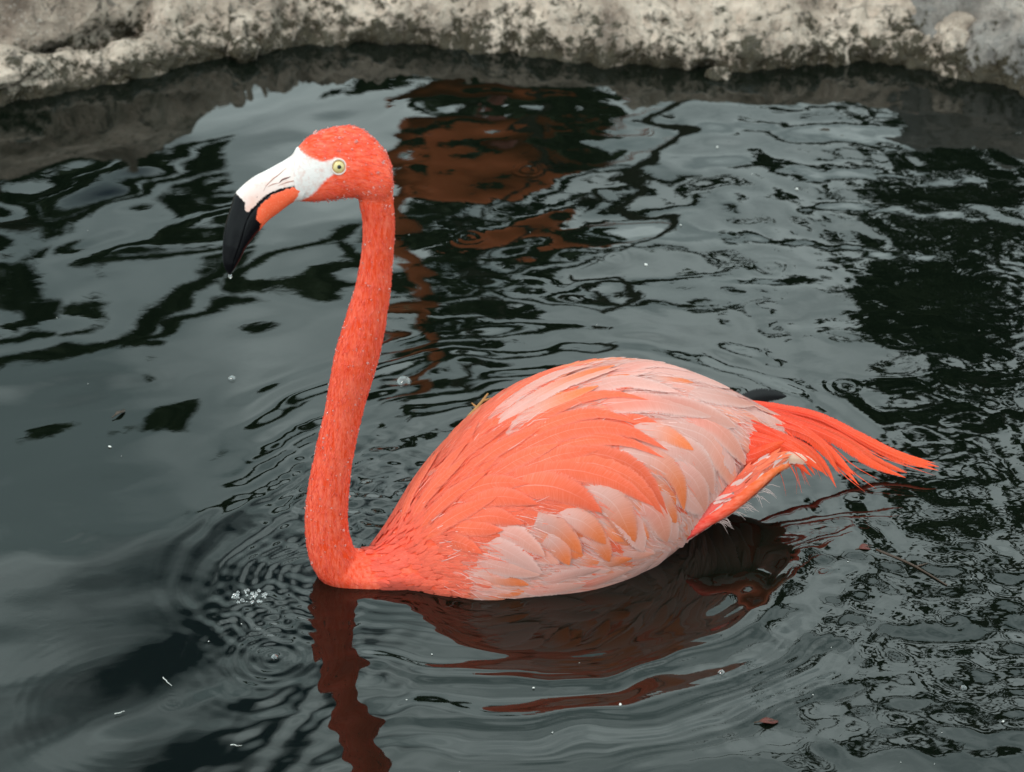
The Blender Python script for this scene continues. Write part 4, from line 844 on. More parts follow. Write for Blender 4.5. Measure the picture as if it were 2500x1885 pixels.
base = base * wetb * np.array([1, 0.94, 0.94])[None] ** (1 - wetb)
vcol(me, 'tint', base)
side = np.cross(NRM, FL)
# stretched coordinates for the hair-like plumage: fine across, long along
along = np.where(V[:, 0] < 0.10, V[:, 2] * -1.0, V[:, 0])
hd = hcoord(V)
inh = hd[:, 1] > -0.01
flow = np.stack([V[:, 0]*330, V[:, 1]*330, V[:, 2]*70], -1)
low = sstep(0.035, 0.0, V[:, 2]) * sstep(0.12, 0.0, V[:, 0])
bodyf = np.stack([V[:, 0]*80, V[:, 1]*300, V[:, 2]*300], -1)
kf = sstep(0.0, 0.06, V[:, 0]) * (V[:, 2] < 0.25)
flow = flow * (1 - kf[:, None]) + bodyf * kf[:, None]
headf = np.stack([hd[:, 0]*130 + hd[:, 1]*60, hd[:, 1]*330, hd[:, 2]*330], -1)
kh = sstep(-0.015, 0.005, hd[:, 1])
flow = flow * (1 - kh[:, None]) + headf * kh[:, None]
vvec(me, 'flow', flow)
face = np.full(len(V), 0.05)
face[inh] = sdf_poly(hd[inh, :2], HEAD['face'])
vfloat(me, 'face', face)

# ---- bill
def bill_half(name, outer, inner, wtab, upper):
    n = 70
    A = catmull(np.array(outer), n); Bm = catmull(np.array(inner), n)
    tt = np.linspace(0, 1, n)
    W = np.interp(tt, *wtab)
    m = 15
    th = np.linspace(-1, 1, 2*m+1)
    Vv = np.zeros((n, 2*m+1, 3)); UV = np.zeros((n, 2*m+1, 2))
    for i in range(n):
        # from the tomium on the far side over the ridge to the near side
        k = 1 - np.abs(th)                                    # 0 at tomium, 1 at the ridge
        ang = k * PI/2
        p = Bm[i] + (A[i] - Bm[i])*np.sin(ang)[:, None]**(1.0 if upper else 0.9)
        lat = W[i]*np.cos(ang)**0.75*np.sign(th)
        if upper: lat = lat*(1 - 0.10*np.sin(2*ang))
        Vv[i] = hloc(p[:, 0], p[:, 1], lat); UV[i] = p
    F = [tuple(f) for f in grid_faces(n, 2*m+1)]
    w_ = 2*m+1
    for i in range(n-1): F.append((i*w_, (i+1)*w_, (i+1)*w_+w_-1, i*w_+w_-1))
    F.append(tuple(range(w_))); F.append(tuple(range((n-1)*w_, n*w_))[::-1])
    o = link_mesh(name, Vv.reshape(-1, 3), F, M_BILL, bird)
    bm = bmesh.new(); bm.from_mesh(o.data)
    bmesh.ops.recalc_face_normals(bm, faces=bm.faces); bm.to_mesh(o.data); bm.free()
    o.data.polygons.foreach_set('use_smooth', np.ones(len(o.data.polygons), bool))
    uv = UV.reshape(-1, 2)
    vfloat(o.data, 'black', sdf_poly(uv, HEAD['tip']))
    vfloat(o.data, 'coral', sdf_poly(uv, HEAD['coral']) if not upper else np.full(len(uv), 0.05))
    pinkish = np.repeat(0.25 + 0.75*sstep(0.12, 0.5, tt), w_) * np.tile(np.clip(1.15 - 1.6*(1-np.abs(th)), 0, 1), n)
    vfloat(o.data, 'pink', pinkish * (1.0 if upper else 0.0))
    return o
wt = ([0, .12, .3, .5, .65, .8, .92, 1], [.0145, .0140, .0128, .0118, .0112, .0092, .0058, .0016])
ub = bill_half('upper_bill', HEAD['btop'], HEAD['btom'], wt, True)
ub['label'] = 'pinkish white upper bill ending in a black hooked tip'
wt2 = ([0, .12, .3, .5, .65, .8, .92, 1], [.0140, .0138, .0130, .0122, .0108, .0080, .0048, .0012])
lb = bill_half('lower_bill', HEAD['bbot'], HEAD['btom'], wt2, False)
lb['label'] = 'coral lower bill with a black tip and edge'
def ray_head(u, w, bvh, back=0.2):
    o_ = hloc(np.array(u), np.array(w), np.array(-back))
    r_ = bvh.ray_cast(Vector(o_), Vector(HN))
    return np.array(r_[0]) if r_[0] is not None else hloc(np.array(u), np.array(w), np.array(-0.015))
bvb = BVHTree.FromPolygons([v.co[:] for v in ub.data.vertices], [tuple(p.vertices) for p in ub.data.polygons])
slit = [ray_head(u, w, bvb) - HN*0.0002 for u, w in HEAD['nostril']]
v, f = tube(catmull(np.array(slit), 14), 0.0007*np.sin(np.linspace(0.25, PI-0.15, 14)), 6, tuple(HN))
link_mesh('nostril', v, f, M_SLIT, bird)
for crease in HEAD['crease']:
    cp_ = [ray_head(u, w, bvb) - HN*0.0001 for u, w in crease]
    v, f = tube(catmull(np.array(cp_), 16), 0.00042*np.sin(np.linspace(0.2, PI-0.2, 16)), 6, tuple(HN))
    link_mesh('bill_crease', v, f, M_CREASE, bird)

# ---- eye
eu, ew = HEAD['eye'][0]
ec = ray_head(eu, ew, BVH)
def ball(r, seg=24, rings=16, squash=1.0):
    bm = bmesh.new(); bmesh.ops.create_uvsphere(bm, u_segments=seg, v_segments=rings, radius=r)
    q = np.array([x.co[:] for x in bm.verts]); F = [tuple(y.index for y in x.verts) for x in bm.faces]; bm.free()
    return q * [1, 1, squash], F
def put(q, c):          # ball's z axis looks out of the head, to the camera side
    return c + q[:, 0:1]*HU + q[:, 1:2]*HW - q[:, 2:3]*HN
q, F = ball(0.0060, squash=0.62)
eye = link_mesh('eye', put(q, ec + HN*0.0012), F, M_IRIS, bird)
def torus(R, r, z, n=36, m=8):
    a_ = np.linspace(0, 2*PI, n, endpoint=False); b_ = np.linspace(0, 2*PI, m, endpoint=False)
    A_, B2 = np.meshgrid(a_, b_, indexing='ij')
    q = np.stack([(R + r*np.cos(B2))*np.cos(A_), (R + r*np.cos(B2))*np.sin(A_), z + r*np.sin(B2)], -1).reshape(-1, 3)
    F = [(i*m+j, ((i+1) % n)*m+j, ((i+1) % n)*m+(j+1) % m, i*m+(j+1) % m) for i in range(n) for j in range(m)]
    return q, F
q, F = torus(0.0055, 0.00034, 0.0011)
link_mesh('iris_rim', put(q, ec), F, M_RING, eye)
q, F = ball(0.0019, 16, 10, 0.35)
link_mesh('pupil', put(q, ec - HN*0.0024 + HU*0.0004), F, M_PUPIL, eye)
q, F = torus(0.0065, 0.0008, 0.0004)
q[:, 1] *= 1.06
link_mesh('eyelid', put(q, ec), F, M_LID, bird)

# ---- feathers
def feather_mesh(pts, width, cols, lift=0.004, off=0.0006, snap=True, nseg=12, nac=8, tip='round', cup=0.0, seed=0, normal=None, tp0=0.5):
    """verts, faces, tint, vane for one feather lying along pts (base to tip)"""
    r = np.random.default_rng(seed)
    C_ = catmull(np.array(pts, float), nseg+1)
    L = np.linalg.norm(np.diff(C_, axis=0), axis=1).sum()
    if snap:
        sn = [near_surf(p) for p in C_]
        S_ = np.array([s[0] for s in sn]); Nn = np.array([s[1] for s in sn])
    else:
        S_ = C_; Nn = np.tile(np.array(normal if normal is not None else (0, -0.5, 0.86)), (nseg+1, 1))
    T = np.gradient(S_, axis=0); T /= np.linalg.norm(T, axis=1)[:, None] + 1e-9
    Sd = np.cross(Nn, T); Sd /= np.linalg.norm(Sd, axis=1)[:, None] + 1e-9
    t = np.linspace(0, 1, nseg+1)
    prof = np.minimum(1, (t/0.22 + 0.10)**0.6)
    if tip == 'round': prof *= np.where(t > 0.45, np.clip(1 - ((t-0.45)/0.56)**2.0, 0, 1)**0.75, 1)
    else: prof *= np.where(t > tp0, np.clip(1 - ((t-tp0)/(1.005-tp0))**1.9, 0.0, 1), 1)
    hw = 0.5 * width * prof
    va = np.linspace(-1, 1, nac+1)
    Q = S_[:, None] + Sd[:, None]*(hw[:, None]*va[None])[..., None]
    h = off*sstep(0.0, 0.3, t) + 0.0003 + lift*t**1.6
    tilt = r.uniform(-0.18, 0.18)
    if snap:
        for i in range(nseg+1):
            for j in range(nac+1):
                c, n = near_surf(Q[i, j])
                Q[i, j] = c + n*(h[i] + 0.10*hw[i]*(1 - va[j]**2) + tilt*hw[i]*va[j]*t[i])
    else:
        Q = Q + Nn[:, None]*(0.16*hw[:, None]*(1 - va[None]**2) - cup*hw[:, None]*np.abs(va)[None] + tilt*hw[:, None]*va[None])[..., None]
    b_, tp_, ed_ = cols
    tw = sstep(0.25, 0.9, t)[:, None]
    tint = b_[None]*(1-tw) + tp_[None]*tw
    tint = np.repeat(tint[:, None], nac+1, 1)
    ew_ = (np.abs(va)**4)[None, :, None]*0.85
    tint = tint*(1-ew_) + ed_[None, None]*ew_
    vane = np.stack([np.repeat((t*L)[:, None], nac+1, 1), np.repeat(va[None], nseg+1, 0), np.repeat(t[:, None], nac+1, 1)], -1)
    return Q.reshape(-1, 3), grid_faces(nseg+1, nac+1), tint.reshape(-1, 3), vane.reshape(-1, 3)
def feather(name, parent, *a_, **k_):
    q, F, ti, vn = feather_mesh(*a_, **k_)
    o = link_mesh(name, q, F, M_FEATHER, parent)
    vcol(o.data, 'tint', ti); vvec(o.data, 'vane', vn)
    return o
def jitter(c, r, s=0.06):
    return np.clip(c*(1 + r.normal(0, s)), 0, 0.92)
def palette(k, r):
    if k == 'c': return jitter(CORAL, r), jitter(CORAL*np.array([1.0, 0.92, 0.85]), r), jitter(CORAL*0.6 + PALE*0.4, r)
    if k == 'm': return jitter(PALE, r), jitter(ORANGE, r), jitter(PALE*0.7 + ORANGE*0.3, r)
    w = r.beta(1.2, 3.5)
    w2 = r.beta(1.0, 4.0)
    return jitter(PALE*(1-w) + CORAL*w, r), jitter(PALE*(1-w2) + ORANGE*w2, r, 0.08), jitter(WHITE_F*1.04, r, 0.03)

# folded wing: a thin shell over the flank that carries its own feathers
cz = V[:, 2]; cx_ = V[:, 0]
flank = np.interp(cx_, [0.06, 0.12, 0.20, 0.26, 0.32, 0.40], [0.02, 0.022, 0.032, 0.046, 0.075, 0.10])
def wing_shell(sgn):
    ok = (cx_ > 0.09) & (cx_ < 0.425) & (cz > flank + 0.006) & (sgn*V[:, 1] < 0.012)
    keep = [p for p in polys if all(ok[i] for i in p)]
    ids = sorted({i for p in keep for i in p}); mp_ = {i: k for k, i in enumerate(ids)}
    Vs = V[ids] + NRM[ids]*0.0006
    o = link_mesh('wing', Vs, [tuple(mp_[i] for i in p) for p in keep], M_BODY, bird)
    vcol(o.data, 'tint', base[ids]); vvec(o.data, 'flow', flow[ids]); vfloat(o.data, 'face', np.full(len(ids), 0.05))
    return o
wing_l = wing_shell(1.0)
wing_r = wing_shell(-1.0)
rr_ = np.random.default_rng(21)
SKIP = {len(TRACE) - 1, len(TRACE) - 2, len(TRACE) - 11}      # too small to be told apart: part of the breast plumage
done = []
n_f = 0
for i, (k, wdt, pts) in enumerate(TRACE):
    if i in SKIP: continue
    fl_ = k[1] == 'f'
    big = 1.6
    feather('contour_feather' if fl_ else 'feather', bird if fl_ else wing_l, pts, wdt*big, palette(k[0], rr_),
            lift=0.0027 if not fl_ else 0.0016, off=0.0018, tip='point' if k[0] == 'c' else 'round', seed=i)
    n_f += 1
    done.append(np.array(pts))
# fill: feathers grown along the flow between the measured ones
cand = RNG.permutation(np.where((cx_ > 0.10) & (cx_ < 0.45) & (cz > 0.004) & (V[:, 1] < 0.045) & (NRM[:, 1] < 0.75))[0])
placed = []
def grow(p, L, n=5):
    out_ = [p]
    for _ in range(n-1):
        d_, _p = field(out_[-1][None])
        c, nn = near_surf(out_[-1] + d_[0]*L/(n-1)); out_.append(c)
    return np.array(out_)
fills = []
for ci in cand:
    p = V[ci]
    rad = 0.0125 + 0.004*sstep(0.1, 0.3, p[0])
    if any((p-q_) @ (p-q_) < rad*rad for q_ in placed): continue
    placed.append(p)
    if len(placed) > 205: break
for i, p in enumerate(placed):
    _, pal = field(p[None])
    pl = pal[0] + rr_.normal(0, 0.22)
    k = 'c' if pl < 0.3 else ('m' if pl < 0.6 else 'p')
    L = rr_.uniform(0.045, 0.070) * (0.75 + 0.5*sstep(0.1, 0.3, p[0]))
    pts = grow(p, L)
    if pts[-1, 0] > 0.475: continue
    on_w = p[2] > np.interp(p[0], [0.06, 0.12, 0.20, 0.26, 0.32, 0.40], [0.02, 0.022, 0.032, 0.046, 0.075, 0.10])
    feather('feather' if on_w else 'contour_feather', wing_l if on_w else bird, pts, rr_.uniform(0.018, 0.027), palette(k, rr_), lift=0.0018, off=0.0006,
            tip='point' if k == 'c' else 'round', seed=1000+i)
    n_f += 1
# many small feathers on breast, flank and shoulder, too small to pick apart
def small_feathers(name, ids, parent, lrange, wr, lift, seed, up=0.0004):
    r = np.random.default_rng(seed)
    vs, fs, ts, vn, k = [], [], [], [], 0
    d_, pal = field(V[ids])
    for j, ci in enumerate(ids):
        p, nn = V[ci], NRM[ci]
        d = d_[j] - nn*(d_[j] @ nn); d /= np.linalg.norm(d) + 1e-9
        d = d + np.cross(nn, d)*r.normal(0, 0.16); d /= np.linalg.norm(d)
        s = np.cross(nn, d); L = r.uniform(*lrange); W = L*wr*r.uniform(0.7, 1.2)*0.5
        base_c = base[ci]
        pl = pal[j] + r.normal(0, 0.16)
        bc, tc_, ec_ = palette('c' if pl < 0.35 else ('m' if pl < 0.55 else 'p'), r)
        nk_ = float(neckw[ci])
        if nk_ > 0.02:
            cc = jitter(base_c, r, 0.10); bc = bc*(1-nk_) + cc*nk_; tc_ = tc_*(1-nk_) + cc*nk_; ec_ = ec_*(1-nk_) + (cc*0.85 + PALE*0.15)*nk_
        soak = float(wetb[ci, 0]); bc = bc*soak; tc_ = tc_*soak; ec_ = ec_*soak
        rows = [(0.0, 0.35, 0.0), (0.3, 1.0, 0.25), (0.65, 0.9, 0.6), (0.88, 0.5, 0.9), (1.0, 0.05, 1.0)]
        for (a1, w1, h1) in rows:
            for sg in (-1, 0, 1):
                vs.append(p + d*L*a1 + s*W*w1*sg + nn*(up + lift*h1 + (0.18*W*w1 if sg == 0 else 0) - 0.10*L*a1*a1))
                c_ = bc*(1-a1) + tc_*a1
                ts.append(c_ if sg == 0 else c_*0.45 + ec_*0.55); vn.append((L*a1, sg*0.9, a1))
        for a1 in range(4):
            for sg in range(2):
                q0 = k + a1*3 + sg; fs.append((q0, q0+1, q0+4, q0+3))
        k += 15
    o = link_mesh(name, np.array(vs), np.array(fs), M_FEATHER, parent)
    vcol(o.data, 'tint', np.array(ts)); vvec(o.data, 'vane', np.array(vn)); o['kind'] = 'stuff'
    return o
m1 = np.where((cx_ > 0.02) & (cx_ < 0.17) & (cz > -0.002) & (V[:, 2] < 0.19) & ~((cx_ < 0.045) & (cz > 0.03)))[0]
small_feathers('breast_plumage', RNG.choice(m1, 2300), bird, (0.008, 0.016), 0.36, 0.0012, 1, 0.0014)
m2 = np.where((cx_ > 0.10) & (cx_ < 0.36) & (cz > -0.004) & (cz < flank + 0.008))[0]
small_feathers('flank_plumage', RNG.choice(m2, 1300), bird, (0.014, 0.028), 0.30, 0.0014, 2, 0.0022)
m3 = np.where((cx_ > 0.12) & (cx_ < 0.44) & (cz > flank) & (V[:, 1] > 0.035))[0]
small_feathers('feather', RNG.choice(m3, 1100), wing_r, (0.022, 0.040), 0.34, 0.0030, 3)
# loose barbs lying over the wing
m4 = RNG.choice(np.where((cx_ > 0.08) & (cx_ < 0.44) & (cz > 0.004) & (V[:, 1] < 0.04) & (NRM[:, 2] > -0.3))[0], 4200)
d4, pl4 = field(V[m4])
r = np.random.default_rng(17)
n4_ = NRM[m4]
d4 = d4 - n4_*(d4*n4_).sum(1)[:, None]; d4 /= np.linalg.norm(d4, axis=1)[:, None] + 1e-9
d4 = d4 + np.cross(n4_, d4)*r.normal(0, 0.22, (len(m4), 1)); d4 /= np.linalg.norm(d4, axis=1)[:, None]
s4 = np.cross(n4_, d4)
L4 = r.uniform(0.008, 0.022, (len(m4), 1)); W4 = r.uniform(0.00020, 0.00036, (len(m4), 1))
p4 = V[m4] + n4_*(0.0020 + 0.0018*r.uniform(0, 1, (len(m4), 1)))
bend = s4*L4*r.normal(0, 0.10, (len(m4), 1)) - n4_*L4*L4*1.6
q6 = np.stack([p4 - s4*W4, p4 + s4*W4, p4 + d4*L4*.5 + bend*.35 + s4*W4, p4 + d4*L4*.5 + bend*.35 - s4*W4, p4 + d4*L4 + bend + s4*W4*.2, p4 + d4*L4 + bend - s4*W4*.2], 1)
f6 = np.concatenate([np.array([[0, 1, 2, 3]]) + 6*np.arange(len(m4))[:, None], np.array([[3, 2, 4, 5]]) + 6*np.arange(len(m4))[:, None]])
o = link_mesh('wing_barbs', q6.reshape(-1, 3), f6, M_FEATHER, wing_l)
o['kind'] = 'stuff'
tb = np.where((pl4 + r.normal(0, .28, len(m4)) > 0.5)[:, None], WHITE_F[None]*0.6 + 0.4*PALE[None], CORAL[None]*0.90 + 0.10*PALE[None])
vcol(o.data, 'tint', np.repeat(np.clip(tb*(1 + r.normal(0, .11, (len(m4), 1))), 0, .92), 6, 0))
vvec(o.data, 'vane', np.tile(np.array([(0, -.2, 0), (0, .2, 0), (.006, .2, .5), (.006, -.2, .5), (.012, .2, .9), (.012, -.2, .9)]), (len(m4), 1)))
# hair-fine plumage of neck and head
nkid = RNG.choice(np.where((neckw > 0.3) & (face > 0.003) & (cz > 0.0))[0], 9000)
d_, _ = field(V[nkid])
r = np.random.default_rng(8)
hx_ = sstep(-0.01, 0.01, hd[nkid, 1])[:, None]
d_ = d_*(1-hx_) + (HU*0.9 - HW*0.35)[None]*hx_
nn = NRM[nkid]
d_ = d_ - nn*(d_*nn).sum(1)[:, None]; d_ /= np.linalg.norm(d_, axis=1)[:, None] + 1e-9
d_ += np.cross(nn, d_)*r.normal(0, 0.16, (len(nkid), 1))
s_ = np.cross(nn, d_)
L_ = r.uniform(0.004, 0.008, (len(nkid), 1)); W_ = r.uniform(0.0003, 0.00055, (len(nkid), 1))
p0 = V[nkid] - nn*0.0002
q4 = np.stack([p0 - s_*W_, p0 + s_*W_, p0 + d_*L_ + nn*r.uniform(0.0002, 0.0011, (len(nkid), 1)) + s_*W_*0.2, p0 + d_*L_ + nn*0.0006 - s_*W_*0.2], 1)
o = link_mesh('neck_plumage', q4.reshape(-1, 3), np.arange(4*len(nkid)).reshape(-1, 4), M_FEATHER, bird)
o['kind'] = 'stuff'
tb = np.clip(base[nkid]*(1 + r.normal(0, 0.07, (len(nkid), 1))) + r.uniform(0, 0.03, (len(nkid), 1)), 0, 0.92)
vcol(o.data, 'tint', np.repeat(tb, 4, 0))
vvec(o.data, 'vane', np.tile(np.array([(0, -.2, 0), (0, .2, 0), (0.006, .2, .9), (0.006, -.2, .9)]), (len(nkid), 1)))

# ---- tail, undertail and the black flight feather tip
BLACK = np.array((0.006, 0.005, 0.006))
WARMW = np.array((0.84, 0.55, 0.40))
for i, (k, wdt, pts) in enumerate(TAIL):
    if k == 'k':
        o = feather('flight_feather', bird, pts, wdt*1.15, (BLACK, BLACK, BLACK), snap=False, tip='round', seed=i, normal=(0.1, -0.75, 0.65), cup=0.2)
        o['label'] = 'black flight feather tip'
    elif k == 'w':
        o = feather('tail_covert', bird, pts, wdt, (WARMW*0.95, WARMW, WHITE_F), snap=False, tip='round', seed=i, normal=(0.0, -0.85, 0.52), cup=0.2)
        o['label'] = 'pale blunt tail covert below the red tail feathers'
    else:
        for j in range((3, 2, 2, 2, 2, 3, 4, 5, 5)[i]):
            r = np.random.default_rng(100*i + j)
            P = np.array(pts)
            w_ = np.linspace(0, 1, len(P))[:, None]
            if j: P = P + (r.normal(0, 0.0045, 3)*[1, 1, 0.9])[None]*(0.5 + 0.8*w_) - np.array([[(0.004 if i < 2 else 0.010)*j*r.uniform(.3, 1), 0, 0]])*w_
            P[:, 2] = np.maximum(P[:, 2], 0.006)
            c0 = jitter(TAILC, r, 0.10)
            feather('tail_feather', bird, P, wdt*(1.25 if j == 0 else r.uniform(0.6, 1.0)), (c0*0.8 + CORAL*0.2, c0 + np.array([0.03, 0.03, 0.0]), c0*0.85 + CORAL*0.15),
                    snap=False, tip='point', seed=100*i+j, normal=(0.15, -0.62, 0.77), cup=0.35, nseg=16, tp0=0.66)
ut = catmull(np.array(UNDER), 24)
v, f = tube(ut, 0.0150*np.clip(np.sin(np.linspace(0.6, PI-0.5, 24)), 0.2, 1), 16, (0, 1, 0), 0.7)
def wisps(i, pts, wdt):
    r = np.random.default_rng(900 + i)
    for j in range(4):
        P = np.array(pts); w_ = np.linspace(0, 1, len(P))[:, None]
        P = P + r.normal(0, 0.0055, 3)[None]*(0.35 + w_) - np.array([[r.uniform(0.0, 0.05), 0, r.uniform(-0.004, 0.012)]])*w_**1.5
        P[:, 2] = np.maximum(P[:, 2], 0.005)
        c0 = jitter(TAILC, r, 0.12)
        feather('tail_feather', bird, P, wdt*r.uniform(0.10, 0.24), (c0, c0 + np.array([0.02, 0.04, 0.01]), c0), snap=False, tip='point', seed=700+10*i+j,
                normal=(0.15, -0.62, 0.77), cup=0.2, nseg=14, nac=4, tp0=0.6)
for i, (k, wdt, pts) in enumerate(TAIL):
    if k == 't' and i < 6: wisps(i, pts, wdt)
o = link_mesh('undertail', v, f, M_BODY, bird)
tu = np.linspace(0, 1, 24)
tint = np.array([0.80, 0.05, 0.06])[None]*(1-tu[:, None]) + np.array([0.86, 0.20, 0.06])[None]*tu[:, None]
vcol(o.data, 'tint', np.repeat(tint, 16, 0)); vvec(o.data, 'flow', v*[90, 300, 300]); vfloat(o.data, 'face', np.full(len(v), .05))
r = np.random.default_rng(4)
vs, fs, ts, vn, k = [], [], [], [], 0
CRIM = np.array((0.80, 0.045, 0.060))
for j in range(420):
    u_ = r.beta(1.0, 1.1)*0.92; i0 = min(int(u_*23), 22); p = ut[i0] + (ut[i0+1]-ut[i0])*(u_*23-i0)
    ph = r.uniform(-1.0, 2.6)                              # round the strip: under side to top
    d = ut[i0+1]-ut[i0]; d /= np.linalg.norm(d)
    e1 = np.cross(d, (0, 0, 1.0)); e1 /= np.linalg.norm(e1); e2 = np.cross(e1, d)
    nn = e1*math.cos(ph) + e2*math.sin(ph)
    ru = 0.0150*max(0.2, math.sin(0.6 + (PI-1.1)*u_))
    p = p + e1*math.cos(ph)*ru*0.7 + e2*math.sin(ph)*ru + nn*0.0005
    d = d + np.cross(nn, d)*r.normal(0, 0.14); s = np.cross(nn, d)
    L = r.uniform(0.012, 0.026); W = L*r.uniform(0.07, 0.15)
    edge_w = sstep(0.35, -0.5, math.sin(ph)) * (0.75 if 0.12 < u_ < 0.62 else 0.15)
    c = CRIM*(1-u_) + np.array((0.88, 0.19, 0.05))*u_
    c = c if r.uniform() > 0.15 + edge_w else WHITE_F*0.7 + PALE*0.3
    c = jitter(c, r, 0.08)
    for (a1, w1, h1) in [(0.0, 0.4, 0.0), (0.3, 1.0, 0.25), (0.65, 0.9, 0.6), (0.88, 0.45, 0.9), (1.0, 0.05, 1.0)]:
        for sg in (-1, 0, 1):
            vs.append(p + d*L*a1 + s*W*w1*sg + nn*(0.0009*h1 + (0.15*W*w1 if sg == 0 else 0) - 0.012*a1*a1*L/0.02*0.2))
            ts.append(c if sg == 0 else c*0.8 + PALE*0.2); vn.append((L*a1, sg*0.9, a1))
    for a1 in range(4):
        for sg in range(2):
            q0 = k + a1*3 + sg; fs.append((q0, q0+1, q0+4, q0+3))
    k += 15
for j in range(38):                                        # loose white down hanging from its lower edge
    u_ = r.uniform(0.30, 0.72); i0 = int(u_*23); p = ut[i0] + (ut[i0+1]-ut[i0])*(u_*23-i0)
    p = p + np.array([0, -0.006, -0.010])
    L = r.uniform(0.010, 0.024); d = np.array([0.8 + r.normal(0, .25), -0.2, -0.45 + r.normal(0, .25)]); d /= np.linalg.norm(d)
    s = np.cross(d, (0, -0.6, 0.8)); s /= np.linalg.norm(s); W = 0.00024
    m_ = p + d*L*.55 + np.array([0, 0, 0.12*L])
    q = [p - s*W, p + s*W, m_ + s*W, m_ - s*W, p + d*L + s*W*.3, p + d*L - s*W*.3]
    vs += q; ts += [WHITE_F*0.9]*6; vn += [(0, -.3, 0), (0, .3, 0), (L*.6, .3, .6), (L*.6, -.3, .6), (L, .1, 1), (L, -.1, 1)]
    fs += [(k, k+1, k+2, k+3), (k+3, k+2, k+4, k+5)]; k += 6
o = link_mesh('undertail_down', np.array(vs), np.array(fs), M_FEATHER, bird)
vcol(o.data, 'tint', np.array(ts)); vvec(o.data, 'vane', np.array(vn)); o['kind'] = 'stuff'

# ---- water drops standing on the plumage
bm = bmesh.new(); bmesh.ops.create_icosphere(bm, subdivisions=2, radius=1.0)
iv = np.array([x.co[:] for x in bm.verts]); if_ = np.array([[y.index for y in x.verts] for x in bm.faces]); bm.free()
wgt = (neckw > 0.4)*(cz > 0.02)*(1.0 + 2.2*(hd[:, 1] > -0.02)*(face > 0.002)) + (0.16*(cx_ > 0.05)*(cx_ < 0.17)*(cz > 0.012)*(cz < 0.07)*(V[:, 1] < 0))
wgt = wgt*(face > 0.001)*(V[:, 1] < 0.03)
di = RNG.choice(len(V), 760, p=wgt/wgt.sum(), replace=False)
rad = 0.00040 + 0.0016*RNG.beta(1.0, 4.6, len(di))
dv = (V[di] + NRM[di]*(rad*0.55)[:, None])[:, None] + iv[None]*rad[:, None, None]
fo = (if_[None] + (np.arange(len(di))*len(iv))[:, None, None]).reshape(-1, 3)
o = link_mesh('water_drops', dv.reshape(-1, 3), fo, M_DROP, bird)
o['kind'] = 'stuff'
q, F = ball(0.0018, 16, 12)
tipc = hloc(np.array(HEAD['btop'][-1][0]), np.array(HEAD['btop'][-1][1]), np.array(0.0))
d = link_mesh('bill_drop', q*[1, 1, 1.3] + tipc - [0, 0, 0.0012], F, M_DROP, bird)

# ------------------------------------------------------------------ second flamingo, standing beyond the bank and seen only as an orange reflection
def copy_part(o, parent):
    c = o.copy(); COL.objects.link(c); c.parent = parent
    for ch in list(o.children): copy_part(ch, c)
    return c
bird2 = bird.copy(); COL.objects.link(bird2)
bird2.location = (-0.22, 5.2, 1.03); bird2.rotation_euler = (0, 0, math.radians(28))
tag(bird2, 'rusty orange flamingo beyond the bank, seen only as a broken reflection in the water')
M_RUST = plain('rusty_plumage', (0.62, 0.15, 0.035), 0.65, 0.25, 60, (0.48, 0.10, 0.025), 0.3)
for nm in (body, ub, lb, eye): copy_part(nm, bird2)
for o in [o for o in bird.children if o.name.startswith(('tail_feather', 'undertail'))]:
    if not o.name.startswith('undertail_down'): copy_part(o, bird2)
for ch in bird2.children:
    if ch.name.startswith(('body', 'tail', 'undertail')):
        ch.material_slots[0].link = 'OBJECT'; ch.material_slots[0].material = M_RUST
for yy_ in (-0.03, 0.03):
    pts = [(0.22, yy_, 0.0), (0.20, yy_, -0.25), (0.235, yy_, -0.43), (0.215, yy_, -0.62), (0.205, yy_, -0.83)]
    v, f = tube(catmull(np.array(pts), 24), np.interp(np.linspace(0, 1, 24), [0, .2, .48, .52, .56, 1], [.018, .009, .008, .012, .007, .007]), 10, (0, 1, 0))
    toes = [tube([(0.205, yy_, -0.83), (0.205 - 0.08*math.cos(q_), yy_ + 0.08*math.sin(q_), -0.842)], [.006, .003], 6) for q_ in (-.5, 0, .5)]
    v, f = merge([(v, f)] + toes)
    link_mesh('leg', v, f, M_LEG, bird2)

# ------------------------------------------------------------------ small things on the water
def bubble(label, x, y, r_):
    q, F = ball(r_, 28, 18, 0.8)
    o = link_mesh('bubble', q, F, M_BUBBLE); o.location = (x, y, 0.0)
    tag(o, label, 'bubble', 'bubbles on the water')
M_BUBBLE, nt, b, out = new_mat('bubble_film')
b.inputs['Base Color'].default_value = (1, 1, 1, 1); b.inputs['Roughness'].default_value = 0.0
b.inputs['IOR'].default_value = 1.5; b.inputs['Specular IOR Level'].default_value = 0.8
trn = N(nt, 'ShaderNodeBsdfTransparent'); lw = N(nt, 'ShaderNodeLayerWeight', Blend=0.35)
gl = N(nt, 'ShaderNodeBsdfGlossy', Roughness=0.02)
mx = N(nt, 'ShaderNodeMixShader')
nt.links.new(math_n(nt, 'ADD', math_n(nt, 'MULTIPLY', lw.outputs['Facing'], 0.55), 0.10), mx.inputs[0])
nt.links.new(trn.outputs[0], mx.inputs[1]); nt.links.new(gl.outputs[0], mx.inputs[2]); nt.links.new(mx.outputs[0], out.inputs['Surface'])
bubble('large clear bubble on the water just right of the flamingo neck', -0.1175, 2.7281, 0.0085)
bubble('small clear bubble on the calm water left of the flamingo neck', -0.3043, 2.7357, 0.0042)
bubble('clear bubble in the middle of the rings below the flamingo breast', -0.2242, 2.2373, 0.0034)
bubble('small clear bubble on the wake at lower right', 0.196, 2.214, 0.0036)
bubble('tiny bubble in the choppy water at far right edge', 0.420, 2.19, 0.0034)

